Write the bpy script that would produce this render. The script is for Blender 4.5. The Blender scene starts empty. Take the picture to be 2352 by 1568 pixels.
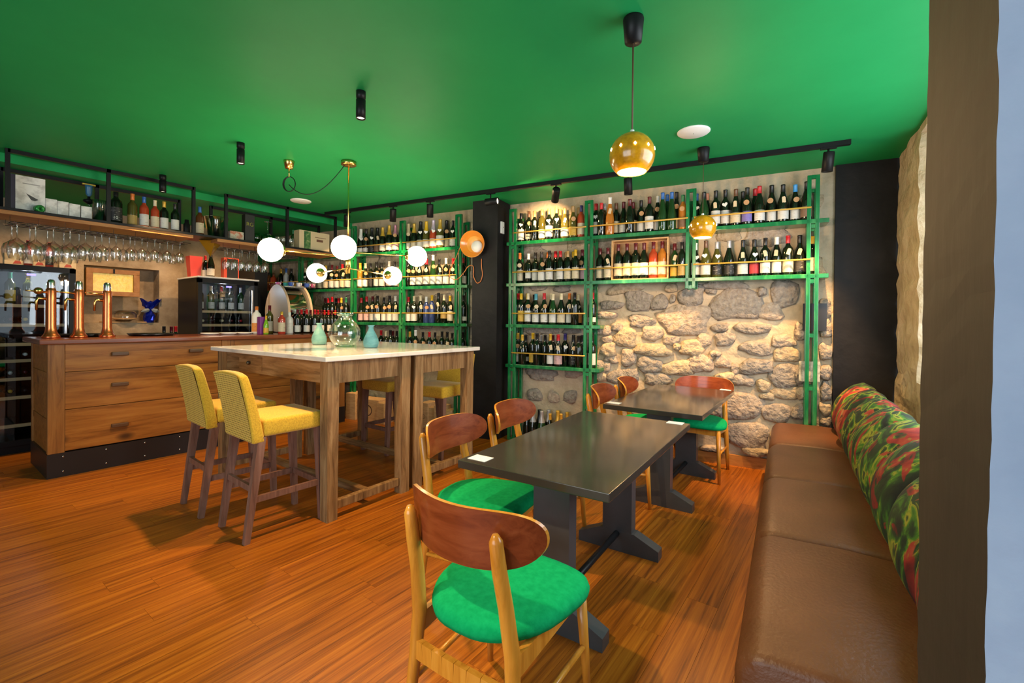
import bpy, bmesh, math, random
import numpy as np
from mathutils import Vector, Matrix
random.seed(7)
R = math.radians
S = bpy.context.scene
C = S.collection

# ------------------------------------------------------------------ camera
F_PX, CX, CY = 1043.5, 1176.0, 743.0          # 2352 x 1568 frame
PITCH, ROLL, YR, YL = R(.419), R(.547), R(36.34), R(26.62)
H = 1.31
def _room(v):
    ca, sa = math.cos(YR), math.sin(YR)
    return np.array([v[0]*ca - v[1]*sa, v[0]*sa + v[1]*ca, v[2]])
_f = np.array([0, math.cos(PITCH), -math.sin(PITCH)]); _u = np.array([0, math.sin(PITCH), math.cos(PITCH)]); _r = np.array([1, 0, 0.])
RIGHT = _room(math.cos(ROLL)*_r + math.sin(ROLL)*_u)
UP = _room(-math.sin(ROLL)*_r + math.cos(ROLL)*_u)
FWD = _room(_f)
EYE = np.array([0, 0, H])
cam_d = bpy.data.cameras.new('camera'); cam = bpy.data.objects.new('camera', cam_d); C.objects.link(cam)
cam.matrix_world = Matrix(((RIGHT[0], UP[0], -FWD[0], 0), (RIGHT[1], UP[1], -FWD[1], 0), (RIGHT[2], UP[2], -FWD[2], H), (0, 0, 0, 1)))
cam_d.sensor_width = 36; cam_d.lens = F_PX/2352*36
cam_d.shift_y = -(784-CY)/2352
cam_d.clip_start = .02; cam_d.clip_end = 100
S.camera = cam
# ------------------------------------------------------------------ world, exposure
w = bpy.data.worlds.new('world'); S.world = w; w.use_nodes = True
bg = w.node_tree.nodes['Background']; bg.inputs[0].default_value = (.80, .92, 1.0, 1); bg.inputs[1].default_value = 1.0
S.view_settings.view_transform = 'Standard'; S.view_settings.look = 'None'; S.view_settings.gamma = 1
S.view_settings.exposure = 0.55
S.view_settings.use_curve_mapping = False
WARM = (1, .60, .28)
def light(name, kind, loc, energy, col=WARM, target=None, **kw):
    d = bpy.data.lights.new(name, kind); d.energy = energy; d.color = col
    for k, v in kw.items(): setattr(d, k, v)
    o = bpy.data.objects.new(name, d); C.objects.link(o); o.location = loc
    if target is not None:
        o.rotation_euler = (Vector(target)-Vector(loc)).to_track_quat('-Z', 'Y').to_euler()
    return o
# daylight through the shop front behind the camera and the side window
light('daylight_front', 'AREA', (-1.1, -2.85, 1.5), 62, (.86, .94, 1), (-1.9, 3, 1.2), shape='RECTANGLE', size=3.2, size_y=2.2)
light('daylight_side', 'AREA', (.80, 2.75, 1.75), 38, (.86, .94, 1), (-2, 2.6, 1.0), shape='RECTANGLE', size=2.2, size_y=1.3)

# ------------------------------------------------------------------ pixel -> place
def ray(px, py): return FWD + RIGHT*(px-CX)/F_PX - UP*(py-CY)/F_PX
def onZ(px, py, z=0):
    d = ray(px, py); return EYE + d*(z-H)/d[2]
def onplane(px, py, p0, n):
    d = ray(px, py); return EYE + d*(np.dot(np.array(p0)-EYE, n)/np.dot(d, n))
def onX(px, py, x): return onplane(px, py, (x, 0, 0), np.array([1., 0, 0]))
def onY(px, py, y): return onplane(px, py, (0, y, 0), np.array([0, 1., 0]))
WD = _room(np.array([math.cos(YL), -math.sin(YL), 0]))          # along the stone wall, to the right
WN = np.array([WD[1], -WD[0], 0.])                              # out of the wall, into the room
W0 = np.array([-.585, 4.607, 0.])
WYAW = math.atan2(WD[1], WD[0])
def onW(px, py, off=0.): return onplane(px, py, W0 + WN*off, WN)
def wallp(s, off=0., z=0.):                                     # s metres along the wall from W0
    p = W0 + WD*s + WN*off; return np.array([p[0], p[1], z])
def wall_s(p): return float(np.dot(np.array(p)-W0, WD))
ZC = 2.63

# ------------------------------------------------------------------ materials
MATS = {}
def _new(name):
    m = bpy.data.materials.new(name); m.use_nodes = True; MATS[name] = m
    return m, m.node_tree, m.node_tree.nodes['Principled BSDF']
def sock(b, n, v):
    if n in b.inputs: b.inputs[n].default_value = v
def mat(name, col, rough=.5, metal=0., emit=0., emit_col=None, coat=0., spec=None, alpha=None, trans=0., ior=None, sheen=0.):
    if name in MATS: return MATS[name]
    m, t, b = _new(name)
    b.inputs['Base Color'].default_value = (*col, 1); b.inputs['Roughness'].default_value = rough; b.inputs['Metallic'].default_value = metal
    if emit: sock(b, 'Emission Color', (*(emit_col or col), 1)); sock(b, 'Emission Strength', emit)
    if coat: sock(b, 'Coat Weight', coat); sock(b, 'Coat Roughness', .08)
    if spec is not None: sock(b, 'Specular IOR Level', spec)
    if trans: sock(b, 'Transmission Weight', trans)
    if ior: sock(b, 'IOR', ior)
    if sheen: sock(b, 'Sheen Weight', sheen)
    return m
def N(t, k, **kw):
    n = t.nodes.new(k)
    for a, v in kw.items():
        if a.startswith('i_'): n.inputs[a[2:].replace('_', ' ')].default_value = v
        else: setattr(n, a, v)
    return n
def ramp(t, fac, stops):
    r = t.nodes.new('ShaderNodeValToRGB'); e = r.color_ramp.elements
    while len(e) < len(stops): e.new(.5)
    for x, (p, c) in zip(e, stops): x.position = p; x.color = (*c, 1)
    t.links.new(fac, r.inputs[0]); return r.outputs[0]
def coords(t, scale=(1, 1, 1), rnd=0., rot=(0, 0, 0)):
    tc = N(t, 'ShaderNodeTexCoord'); mp = N(t, 'ShaderNodeMapping'); mp.inputs['Scale'].default_value = scale; mp.inputs['Rotation'].default_value = rot
    src = tc.outputs['Object']
    if rnd:
        oi = N(t, 'ShaderNodeObjectInfo'); mul = N(t, 'ShaderNodeMath', operation='MULTIPLY'); mul.inputs[1].default_value = rnd
        t.links.new(oi.outputs['Random'], mul.inputs[0])
        cb = N(t, 'ShaderNodeCombineXYZ'); t.links.new(mul.outputs[0], cb.inputs[0]); t.links.new(mul.outputs[0], cb.inputs[1]); t.links.new(mul.outputs[0], cb.inputs[2])
        ad = N(t, 'ShaderNodeVectorMath', operation='ADD'); t.links.new(src, ad.inputs[0]); t.links.new(cb.outputs[0], ad.inputs[1]); src = ad.outputs[0]
    t.links.new(src, mp.inputs[0]); return mp.outputs[0]
def bump(t, b, h, strength=.3, dist=.01):
    n = N(t, 'ShaderNodeBump'); n.inputs['Strength'].default_value = strength; n.inputs['Distance'].default_value = dist
    t.links.new(h, n.inputs['Height']); t.links.new(n.outputs[0], b.inputs['Normal'])
def noisy(name, stops, scale=5., stretch=(1, 1, 1), rough=.6, bmp=0., bdist=.01, detail=6., rnd=0., metal=0., coat=0., bscale=None, sheen=0., spec=None):
    if name in MATS: return MATS[name]
    m, t, b = _new(name)
    v = coords(t, stretch, rnd)
    n = N(t, 'ShaderNodeTexNoise'); n.inputs['Scale'].default_value = scale; n.inputs['Detail'].default_value = detail; n.inputs['Roughness'].default_value = .6
    t.links.new(v, n.inputs['Vector'])
    t.links.new(ramp(t, n.outputs['Fac'], stops), b.inputs['Base Color'])
    b.inputs['Roughness'].default_value = rough; b.inputs['Metallic'].default_value = metal
    if coat: sock(b, 'Coat Weight', coat); sock(b, 'Coat Roughness', .15)
    if sheen: sock(b, 'Sheen Weight', sheen)
    if spec is not None: sock(b, 'Specular IOR Level', spec)
    if bmp:
        h = n.outputs['Fac']
        if bscale:
            n2 = N(t, 'ShaderNodeTexNoise'); n2.inputs['Scale'].default_value = bscale; n2.inputs['Detail'].default_value = 5
            t.links.new(v, n2.inputs['Vector']); h = n2.outputs['Fac']
        bump(t, b, h, bmp, bdist)
    return m
def wood(name, dark, mid, lite, stretch=(1, 1, 1), scale=6., rough=.45, rnd=0., bmp=.12, coat=0., vary=.0, spec=.35, knots=0.):
    if name in MATS: return MATS[name]
    m, t, b = _new(name)
    v = coords(t, stretch, rnd)
    n = N(t, 'ShaderNodeTexNoise'); n.inputs['Scale'].default_value = scale; n.inputs['Detail'].default_value = 8; n.inputs['Roughness'].default_value = .65; n.inputs['Distortion'].default_value = .6
    t.links.new(v, n.inputs['Vector'])
    col = ramp(t, n.outputs['Fac'], [(.30, dark), (.5, mid), (.72, lite)])
    if vary:
        oi = N(t, 'ShaderNodeObjectInfo'); hs = N(t, 'ShaderNodeHueSaturation')
        mr = N(t, 'ShaderNodeMapRange'); mr.inputs[3].default_value = 1-vary; mr.inputs[4].default_value = 1+vary
        t.links.new(oi.outputs['Random'], mr.inputs[0]); t.links.new(mr.outputs[0], hs.inputs['Value']); t.links.new(col, hs.inputs['Color']); col = hs.outputs[0]
    if knots:
        kv = coords(t, (knots, knots*.55, knots), rnd)
        vo = N(t, 'ShaderNodeTexVoronoi'); vo.inputs['Scale'].default_value = 1.; t.links.new(kv, vo.inputs['Vector'])
        fac = ramp(t, vo.outputs['Distance'], [(.0, (1, 1, 1)), (.07, (.85, .85, .85)), (.16, (0, 0, 0))])
        mk = N(t, 'ShaderNodeMix', data_type='RGBA'); t.links.new(fac, mk.inputs[0]); t.links.new(col, mk.inputs[6]); mk.inputs[7].default_value = (.035, .014, .005, 1); col = mk.outputs[2]
    t.links.new(col, b.inputs['Base Color']); b.inputs['Roughness'].default_value = rough; sock(b, 'Specular IOR Level', spec)
    if coat: sock(b, 'Coat Weight', coat); sock(b, 'Coat Roughness', .12)
    if bmp: bump(t, b, n.outputs['Fac'], bmp, .004)
    return m
def thin_glass(name, tint=(1, 1, 1), gloss=.12, rough=.02, fres=.75):
    if name in MATS: return MATS[name]
    m = bpy.data.materials.new(name); m.use_nodes = True; MATS[name] = m
    t = m.node_tree; t.nodes.clear()
    o = N(t, 'ShaderNodeOutputMaterial'); mx = N(t, 'ShaderNodeMixShader'); tr = N(t, 'ShaderNodeBsdfTransparent'); gl = N(t, 'ShaderNodeBsdfGlossy')
    tr.inputs[0].default_value = (*tint, 1); gl.inputs['Roughness'].default_value = rough
    lw = N(t, 'ShaderNodeLayerWeight'); lw.inputs[0].default_value = .35
    ma = N(t, 'ShaderNodeMath', operation='MULTIPLY_ADD'); ma.inputs[1].default_value = fres; ma.inputs[2].default_value = gloss
    t.links.new(lw.outputs['Facing'], ma.inputs[0]); ma.use_clamp = True
    t.links.new(ma.outputs[0], mx.inputs[0]); t.links.new(tr.outputs[0], mx.inputs[1]); t.links.new(gl.outputs[0], mx.inputs[2]); t.links.new(mx.outputs[0], o.inputs[0])
    return m
BLACK = mat('black_steel', (.009, .009, .010), .42, spec=.2)
BRASS = mat('brass', (.78, .50, .16), .22, 1.)
STEEL = mat('steel', (.72, .72, .74), .18, 1.)
COPPER = mat('copper', (.66, .20, .075), .24, .9)
WHITE = mat('white_plastic', (.82, .81, .78), .45)
FLOORW = wood('floor_wood', (.115, .028, .002), (.34, .095, .006), (.52, .18, .014), (16, .42, 16), 3.2, .36, rnd=37., bmp=.05, coat=0, vary=.10)
GREENC = noisy('green_ceiling_paint', [(.3, (.014, .275, .082)), (.7, (.017, .30, .09))], 3., rough=.5, bmp=.05, bscale=9., spec=.12)
PLASTER = noisy('beige_plaster', [(.30, (.24, .175, .115)), (.5, (.40, .31, .215)), (.7, (.52, .42, .31))], 3.6, rough=.9, bmp=.7, bdist=.012, bscale=22.)
MORTAR = noisy('stone_wall_mortar', [(.25, (.37, .29, .195)), (.55, (.49, .40, .285)), (.8, (.58, .49, .37))], 5., rough=.95, bmp=.9, bdist=.03, bscale=12., spec=.1)
STONES = [noisy('granite_a', [(.2, (.24, .19, .15)), (.5, (.38, .31, .245)), (.8, (.52, .44, .35))], 26., rough=.95, bmp=1., bdist=.045, bscale=17., rnd=11., spec=.1),
          noisy('granite_b', [(.2, (.18, .155, .135)), (.5, (.30, .26, .22)), (.8, (.42, .37, .31))], 30., rough=.95, bmp=1., bdist=.045, bscale=20., rnd=11., spec=.1),
          noisy('granite_c', [(.2, (.27, .20, .13)), (.5, (.43, .34, .23)), (.8, (.55, .46, .33))], 24., rough=.95, bmp=1., bdist=.045, bscale=15., rnd=11., spec=.1)]
JAMB = noisy('rough_stone', [(.2, (.33, .25, .15)), (.5, (.50, .40, .26)), (.8, (.64, .55, .42))], 6., rough=.9, bmp=.9, bdist=.03, bscale=13.)
DARKPL = noisy('charcoal_plaster', [(.3, (.010, .009, .010)), (.6, (.016, .015, .016)), (.8, (.024, .022, .024))], 4., rough=.55, bmp=.45, bdist=.012, bscale=9., spec=.18)
BROWNPL = noisy('dark_brown_plaster', [(.3, (.028, .017, .009)), (.6, (.038, .025, .014)), (.85, (.050, .034, .021))], 3., (1, 1, .3), rough=.8, bmp=.3, bdist=.01, bscale=12.)
DAYTINTPL = noisy('daylight_tinted_plaster', [(.3, (.33, .40, .56)), (.6, (.40, .47, .63)), (.85, (.50, .57, .70))], 5., rough=.75, bmp=.5, bdist=.01, bscale=18.)  # blue cast of the daylight is put into this plaster colour
GREENP = noisy('green_enamel', [(.30, (.0, .10, .030)), (.52, (.004, .155, .044)), (.70, (.05, .27, .085))], 14., (1, 1, .25), rough=.25, coat=.4)
OAK = wood('oak_box', (.42, .24, .10), (.56, .34, .16), (.66, .43, .22), (2, 14, 14), 3., .6, rnd=9.)
PINE = wood('bar_pine', (.12, .038, .006), (.29, .105, .018), (.39, .165, .034), (10, .8, 10), 2.2, .42, rnd=23., bmp=.15, vary=.08, knots=3.4)
PINEV = wood('bar_pine_upright', (.12, .042, .009), (.28, .11, .026), (.37, .165, .045), (10, 10, .8), 2.2, .42, rnd=23., bmp=.15, knots=3.4)
REDWOOD = wood('counter_redwood', (.12, .028, .010), (.22, .058, .022), (.30, .095, .042), (10, .6, 10), 2.4, .22, coat=.4)
RUSTIC = wood('rustic_elm', (.095, .043, .013), (.26, .142, .055), (.42, .265, .12), (9, 9, .9), 3., .7, rnd=17., bmp=.6)
RUSTICH = wood('rustic_elm_rail', (.095, .043, .013), (.26, .142, .055), (.42, .265, .12), (.9, 9, 9), 3., .7, rnd=17., bmp=.6)
STOOLW = wood('stool_leg_wood', (.11, .052, .036), (.20, .100, .072), (.28, .155, .118), (9, 9, .9), 3., .4, rnd=5.)
HONEY = wood('honey_wood', (.42, .15, .014), (.60, .25, .028), (.70, .33, .05), (9, 9, 1), 2.5, .3, coat=.4, rnd=6.)
TEAK = wood('teak_veneer', (.125, .022, .006), (.205, .042, .012), (.27, .068, .022), (1.2, 12, 12), 2.5, .28, coat=.35, rnd=6.)
MARBLE = noisy('white_marble', [(.30, (.52, .49, .45)), (.45, (.78, .74, .68)), (.8, (.86, .83, .78))], 2.2, (1, 2.2, 1), rough=.12, detail=10., coat=.3)
ZINC = noisy('dark_zinc', [(.3, (.060, .052, .042)), (.6, (.075, .066, .055)), (.8, (.092, .082, .070))], 3., rough=.13, metal=.45)
ZINCLEG = noisy('grey_lacquered_steel', [(.3, (.050, .054, .060)), (.7, (.075, .082, .09))], 3., rough=.36, metal=.3)
LEATHER = noisy('brown_leather', [(.3, (.10, .034, .011)), (.7, (.140, .050, .018))], 4., rough=.42, bmp=.4, bdist=.005, bscale=80., spec=.38)
PANELLEATHER = noisy('embossed_dark_leather', [(.3, (.03, .016, .010)), (.7, (.07, .038, .024))], 60., rough=.4, bmp=1., bdist=.01, bscale=60.)
GREENFAB = noisy('green_felt', [(.3, (.0, .27, .085)), (.7, (.004, .36, .12))], 45., rough=.9, bmp=.1, bscale=300., spec=.1)
YELLOWFAB = noisy('mustard_tweed', [(.3, (.44, .26, .012)), (.55, (.62, .38, .02)), (.8, (.72, .48, .05))], 130., rough=.9, bmp=.3, bdist=.002, sheen=.2)
def _stoolback():
    m, t, b = _new('mustard_dash_weave')
    v = coords(t, (1, 1, 1), 0, (R(90), 0, 0))
    br = N(t, 'ShaderNodeTexBrick'); br.inputs['Scale'].default_value = 1.; br.inputs['Brick Width'].default_value = .023; br.inputs['Row Height'].default_value = .0135
    br.inputs['Mortar Size'].default_value = .0044; br.inputs['Mortar Smooth'].default_value = .2; br.offset = .5
    br.inputs['Color1'].default_value = (.17, .09, .012, 1); br.inputs['Color2'].default_value = (.34, .19, .02, 1); br.inputs['Mortar'].default_value = (.68, .45, .09, 1); br.inputs['Bias'].default_value = .1
    t.links.new(v, br.inputs['Vector']); t.links.new(br.outputs['Color'], b.inputs['Base Color']); b.inputs['Roughness'].default_value = .9
    return m
DASHFAB = _stoolback()
def _floral():
    m, t, b = _new('jungle_floral_velvet')
    v = coords(t, (1, 1, .55), 13.)
    n1 = N(t, 'ShaderNodeTexNoise'); n1.inputs['Scale'].default_value = 6.5; n1.inputs['Detail'].default_value = 5; n1.inputs['Distortion'].default_value = 1.6; t.links.new(v, n1.inputs['Vector'])
    n2 = N(t, 'ShaderNodeTexNoise'); n2.inputs['Scale'].default_value = 5.; n2.inputs['Detail'].default_value = 4; n2.inputs['Distortion'].default_value = 2.2; t.links.new(v, n2.inputs['Vector'])
    c1 = ramp(t, n1.outputs['Fac'], [(.36, (.006, .008, .006)), (.46, (.012, .036, .008)), (.52, (.05, .16, .008)), (.56, (.30, .28, .02)), (.59, (.014, .04, .009)), (.75, (.007, .008, .007))])
    c2 = ramp(t, n2.outputs['Fac'], [(.54, (0, 0, 0)), (.57, (1, 1, 1)), (.66, (1, 1, 1)), (.70, (0, 0, 0))])
    c3 = ramp(t, n1.outputs['Fac'], [(.35, (.07, .003, .004)), (.5, (.26, .015, .010)), (.62, (.38, .06, .025)), (.72, (.35, .24, .10))])
    mx = N(t, 'ShaderNodeMix', data_type='RGBA'); t.links.new(c2, mx.inputs[0]); t.links.new(c1, mx.inputs[6]); t.links.new(c3, mx.inputs[7])
    t.links.new(mx.outputs[2], b.inputs['Base Color']); b.inputs['Roughness'].default_value = .8
    return m
FLORAL = _floral()
GLOBE = mat('opal_globe_glass', (1, .97, .92), .3, emit=22., emit_col=(1, .82, .54))
BULB = mat('lit_lamp_inside', (1, .85, .6), .4, emit=14., emit_col=(1, .78, .45))
SPOTLENS = mat('spot_lens', (1, .85, .7), .4, emit=2.2, emit_col=(1, .82, .62))
MUSTARD = noisy('mustard_enamel', [(.35, (.50, .21, .006)), (.6, (.72, .33, .008)), (.8, (.78, .40, .015))], 40., rough=.16, coat=.6)
ORANGEG = mat('orange_lamp_glass', (.75, .26, .03), .18, coat=.5)
WGLASS = thin_glass('clear_glass', (.96, .96, .955), .13, fres=.95)
PANE = thin_glass('fridge_pane', (.88, .92, .95), .05, fres=.25)
AMBER = noisy('amber_textured_glass', [(.3, (.45, .27, .02)), (.6, (.70, .46, .05)), (.8, (.85, .66, .14))], 26., rough=.15, bmp=.6, bdist=.006)
sock(AMBER.node_tree.nodes['Principled BSDF'], 'Emission Color', (.80, .55, .06, 1)); sock(AMBER.node_tree.nodes['Principled BSDF'], 'Emission Strength', .28)  # self-glow put into the amber glass, no lamp stands behind it
YROD = mat('yellow_rod', (.62, .36, .06), .35)

# ------------------------------------------------------------------ mesh helpers
def mesh(name, bm, smooth=False, mats=()):
    me = bpy.data.meshes.new(name); bmesh.ops.recalc_face_normals(bm, faces=bm.faces[:]) ; bm.to_mesh(me); bm.free()
    if smooth:
        for p in me.polygons: p.use_smooth = True
    return me
def ob(name, me, m=None, parent=None, loc=(0, 0, 0), rot=(0, 0, 0), scale=None):
    o = bpy.data.objects.new(name, me); C.objects.link(o)
    if m is not None and me is not None and len(me.materials) == 0: me.materials.append(m)
    if parent is not None: o.parent = parent
    o.location = loc; o.rotation_euler = rot
    if scale is not None: o.scale = scale
    return o
def ob2(name, me, m, parent=None, loc=(0, 0, 0), rot=(0, 0, 0), scale=None):   # shared mesh, own material
    o = bpy.data.objects.new(name, me); C.objects.link(o)
    if len(me.materials) == 0: me.materials.append(None)
    o.material_slots[0].link = 'OBJECT'; o.material_slots[0].material = m
    if parent is not None: o.parent = parent
    o.location = loc; o.rotation_euler = rot
    if scale is not None: o.scale = scale
    return o
def tag(o, label, cat, group=None):
    o['label'] = label; o['category'] = cat
    if group: o['group'] = group
    return o
def struct(o, label=None):
    o['kind'] = 'structure'
    if label: o['label'] = label
    return o
def thing(name, label, cat, loc=(0, 0, 0), rz=0., group=None):
    o = bpy.data.objects.new(name, None); C.objects.link(o); o.empty_display_size = .1
    o.location = loc; o.rotation_euler = (0, 0, rz); return tag(o, label, cat, group)
def b_box(bm, x0, x1, y0, y1, z0, z1, mtx=None, bev=0.):
    r = bmesh.ops.create_cube(bm, size=1.); vs = r['verts']
    bmesh.ops.scale(bm, vec=(x1-x0, y1-y0, z1-z0), verts=vs); bmesh.ops.translate(bm, vec=((x0+x1)/2, (y0+y1)/2, (z0+z1)/2), verts=vs)
    if bev:
        es = list({e for v in vs for e in v.link_edges}); rr = bmesh.ops.bevel(bm, geom=es, offset=bev, segments=2, profile=.6, affect='EDGES')
        vs = list({v for f in rr['faces'] for v in f.verts} | {v for v in vs if v.is_valid})
    if mtx is not None: bmesh.ops.transform(bm, matrix=mtx, verts=vs)
    return vs
def box(x0, x1, y0, y1, z0, z1, bev=0., smooth=False):
    bm = bmesh.new(); b_box(bm, x0, x1, y0, y1, z0, z1, bev=bev); return mesh('box', bm, smooth)
def lathe(prof, seg=16, a0=0., a1=2*math.pi, smooth=True, cap=True):
    bm = bmesh.new(); full = abs(a1-a0-2*math.pi) < 1e-6; n = seg if full else seg+1; rings = []
    for r, z in prof:
        if r < 1e-6: rings.append([bm.verts.new((0, 0, z))])
        else: rings.append([bm.verts.new((r*math.cos(a0+(a1-a0)*k/seg), r*math.sin(a0+(a1-a0)*k/seg), z)) for k in range(n)])
    for A, B in zip(rings, rings[1:]):
        m = seg
        for k in range(m):
            k2 = (k+1) % n
            if len(A) == 1 and len(B) == 1: continue
            if len(A) == 1: bm.faces.new((A[0], B[k], B[k2]))
            elif len(B) == 1: bm.faces.new((A[k], A[k2], B[0]))
            else: bm.faces.new((A[k], A[k2], B[k2], B[k]))
    return mesh('lathe', bm, smooth)
def b_tube(bm, pts, rad, seg=8, cap=True):
    pts = [Vector(p) for p in pts]; n = len(pts)
    rads = rad if isinstance(rad, (list, tuple)) else [rad]*n
    rings = []; up = None
    for i, p in enumerate(pts):
        d = (pts[min(i+1, n-1)]-pts[max(i-1, 0)]).normalized()
        if up is None: up = d.orthogonal().normalized()
        else: up = (up - d*up.dot(d)).normalized()
        s = d.cross(up)
        rings.append([bm.verts.new(p + (up*math.cos(2*math.pi*k/seg) + s*math.sin(2*math.pi*k/seg))*rads[i]) for k in range(seg)])
    for A, B in zip(rings, rings[1:]):
        for k in range(seg): bm.faces.new((A[k], A[(k+1) % seg], B[(k+1) % seg], B[k]))
    if cap: bm.faces.new(rings[0][::-1]); bm.faces.new(rings[-1])
def tube(pts, rad, seg=8, smooth=True):
    bm = bmesh.new(); b_tube(bm, pts, rad, seg); return mesh('tube', bm, smooth)
def b_beam(bm, a, b, w, h, w2=None, h2=None, up=(0, 0, 1)):
    a = Vector(a); b = Vector(b); d = (b-a).normalized(); u = Vector(up); s = d.cross(u)
    if s.length < 1e-4: s = d.cross(Vector((0, 1, 0)))
    s.normalize(); u = s.cross(d); w2 = w2 or w; h2 = h2 or h
    vs = []
    for p, ww, hh in ((a, w, h), (b, w2, h2)):
        vs.append([bm.verts.new(p + s*ww/2*i + u*hh/2*j) for i, j in ((-1, -1), (1, -1), (1, 1), (-1, 1))])
    A, B = vs
    for k in range(4): bm.faces.new((A[k], A[(k+1) % 4], B[(k+1) % 4], B[k]))
    bm.faces.new(A[::-1]); bm.faces.new(B)
def beam(a, b, w, h, w2=None, h2=None, up=(0, 0, 1)):
    bm = bmesh.new(); b_beam(bm, a, b, w, h, w2, h2, up); return mesh('beam', bm)
def prism(poly, z0, z1, bev=0., smooth=False):
    bm = bmesh.new(); A = [bm.verts.new((x, y, z0)) for x, y in poly]; B = [bm.verts.new((x, y, z1)) for x, y in poly]; n = len(poly)
    bm.faces.new(A[::-1]); top = bm.faces.new(B)
    for k in range(n): bm.faces.new((A[k], A[(k+1) % n], B[(k+1) % n], B[k]))
    if bev: bmesh.ops.bevel(bm, geom=list(top.edges), offset=bev, segments=3, affect='EDGES', profile=.5)
    return mesh('prism', bm, smooth)
def sphere(r, seg=20, rings=12, sz=1.): return lathe([(r*math.sin(math.pi*k/rings), -r*sz*math.cos(math.pi*k/rings)) for k in range(rings+1)], seg)
def smooth_angle(o, a=35):
    for p in o.data.polygons: p.use_smooth = True
    m = o.modifiers.new('edges', 'EDGE_SPLIT'); m.split_angle = R(a)
def text_part(name, txt, size, m, parent, loc, rot, ext=.0006):
    cu = bpy.data.curves.new('t', 'FONT'); cu.body = txt; cu.size = size; cu.align_x = 'CENTER'; cu.align_y = 'CENTER'; cu.extrude = ext
    t = bpy.data.objects.new('t', cu); C.objects.link(t)
    me = bpy.data.meshes.new_from_object(t); bpy.data.objects.remove(t)
    return ob(name, me, m, parent, loc, rot)
ORD = ['first', 'second', 'third', 'fourth', 'fifth', 'sixth', 'seventh', 'eighth', 'ninth', 'tenth', 'eleventh', 'twelfth', 'thirteenth', 'fourteenth', 'fifteenth', 'sixteenth', 'seventeenth', 'eighteenth']

# ================================================================== SETTING
XL, YF = -7.2, -3.0                      # left wall, shop front
RW_D = np.array([.0885, -1., 0]); RW_D /= np.linalg.norm(RW_D)       # right wall runs from the far corner towards the camera
RW0 = np.array([.32, 4.76, 0])
def rw(s, off=0., z=0.):                 # off: outward (away from the room)
    n = np.array([-RW_D[1], RW_D[0], 0]); p = RW0 + RW_D*s + n*off; return (p[0], p[1], z)
def poly_struct(name, polys, m, label=None):
    """polys: list of (outline points bottom ring, z0, z1)"""
    bm = bmesh.new()
    for pts, z0, z1 in polys:
        A = [bm.verts.new((p[0], p[1], z0)) for p in pts]; B = [bm.verts.new((p[0], p[1], z1)) for p in pts]; n = len(pts)
        bm.faces.new(A[::-1]); bm.faces.new(B)
        for k in range(n): bm.faces.new((A[k], A[(k+1) % n], B[(k+1) % n], B[k]))
    return struct(ob(name, mesh(name, bm), m), label)
# floor with planks
floor = struct(ob('floor', box(XL-.2, 1.0, YF-.2, 5.0, -.12, -.012), mat('subfloor', (.05, .02, .008), .8)), 'orange brown timber plank floor')
PW = .138
plank_me = {}
for L_ in (1.0, 1.4, 1.8):
    me = box(-PW/2+.0005, PW/2-.0005, 0, L_-.0009, -.012, 0); plank_me[L_] = me
x = -.526 + PW*7
ix = 0
def wall_y(xx): return W0[1] + (xx-W0[0])*WD[1]/WD[0]
while x > XL - PW:
    y = -1.25 - random.random()*.9
    yend = wall_y(x) - .01
    while y < yend:
        L_ = random.choice((1.0, 1.4, 1.8, 1.4))
        if y + L_ > yend + .25: L_ = 1.0 if y+1.0 > yend-.1 else L_
        ob('plank', plank_me[L_], FLOORW, floor, (x, y, 0))
        y += L_
    x -= PW; ix += 1
ob('plank', box(XL, 1.0, YF, -1.9, -.012, -.0005), FLOORW, floor)['kind'] = 'stuff'
# ceiling, with the lower part over the bar
bm = bmesh.new(); b_box(bm, -5.53, 1.6, YF-.2, 5.2, ZC, ZC+.12); b_box(bm, XL-.3, -5.53, YF-.2, 5.2, ZC-.072, ZC+.12)
struct(ob('ceiling', mesh('ceiling', bm), GREENC), 'glossy green painted ceiling stepped lower over the bar')
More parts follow.
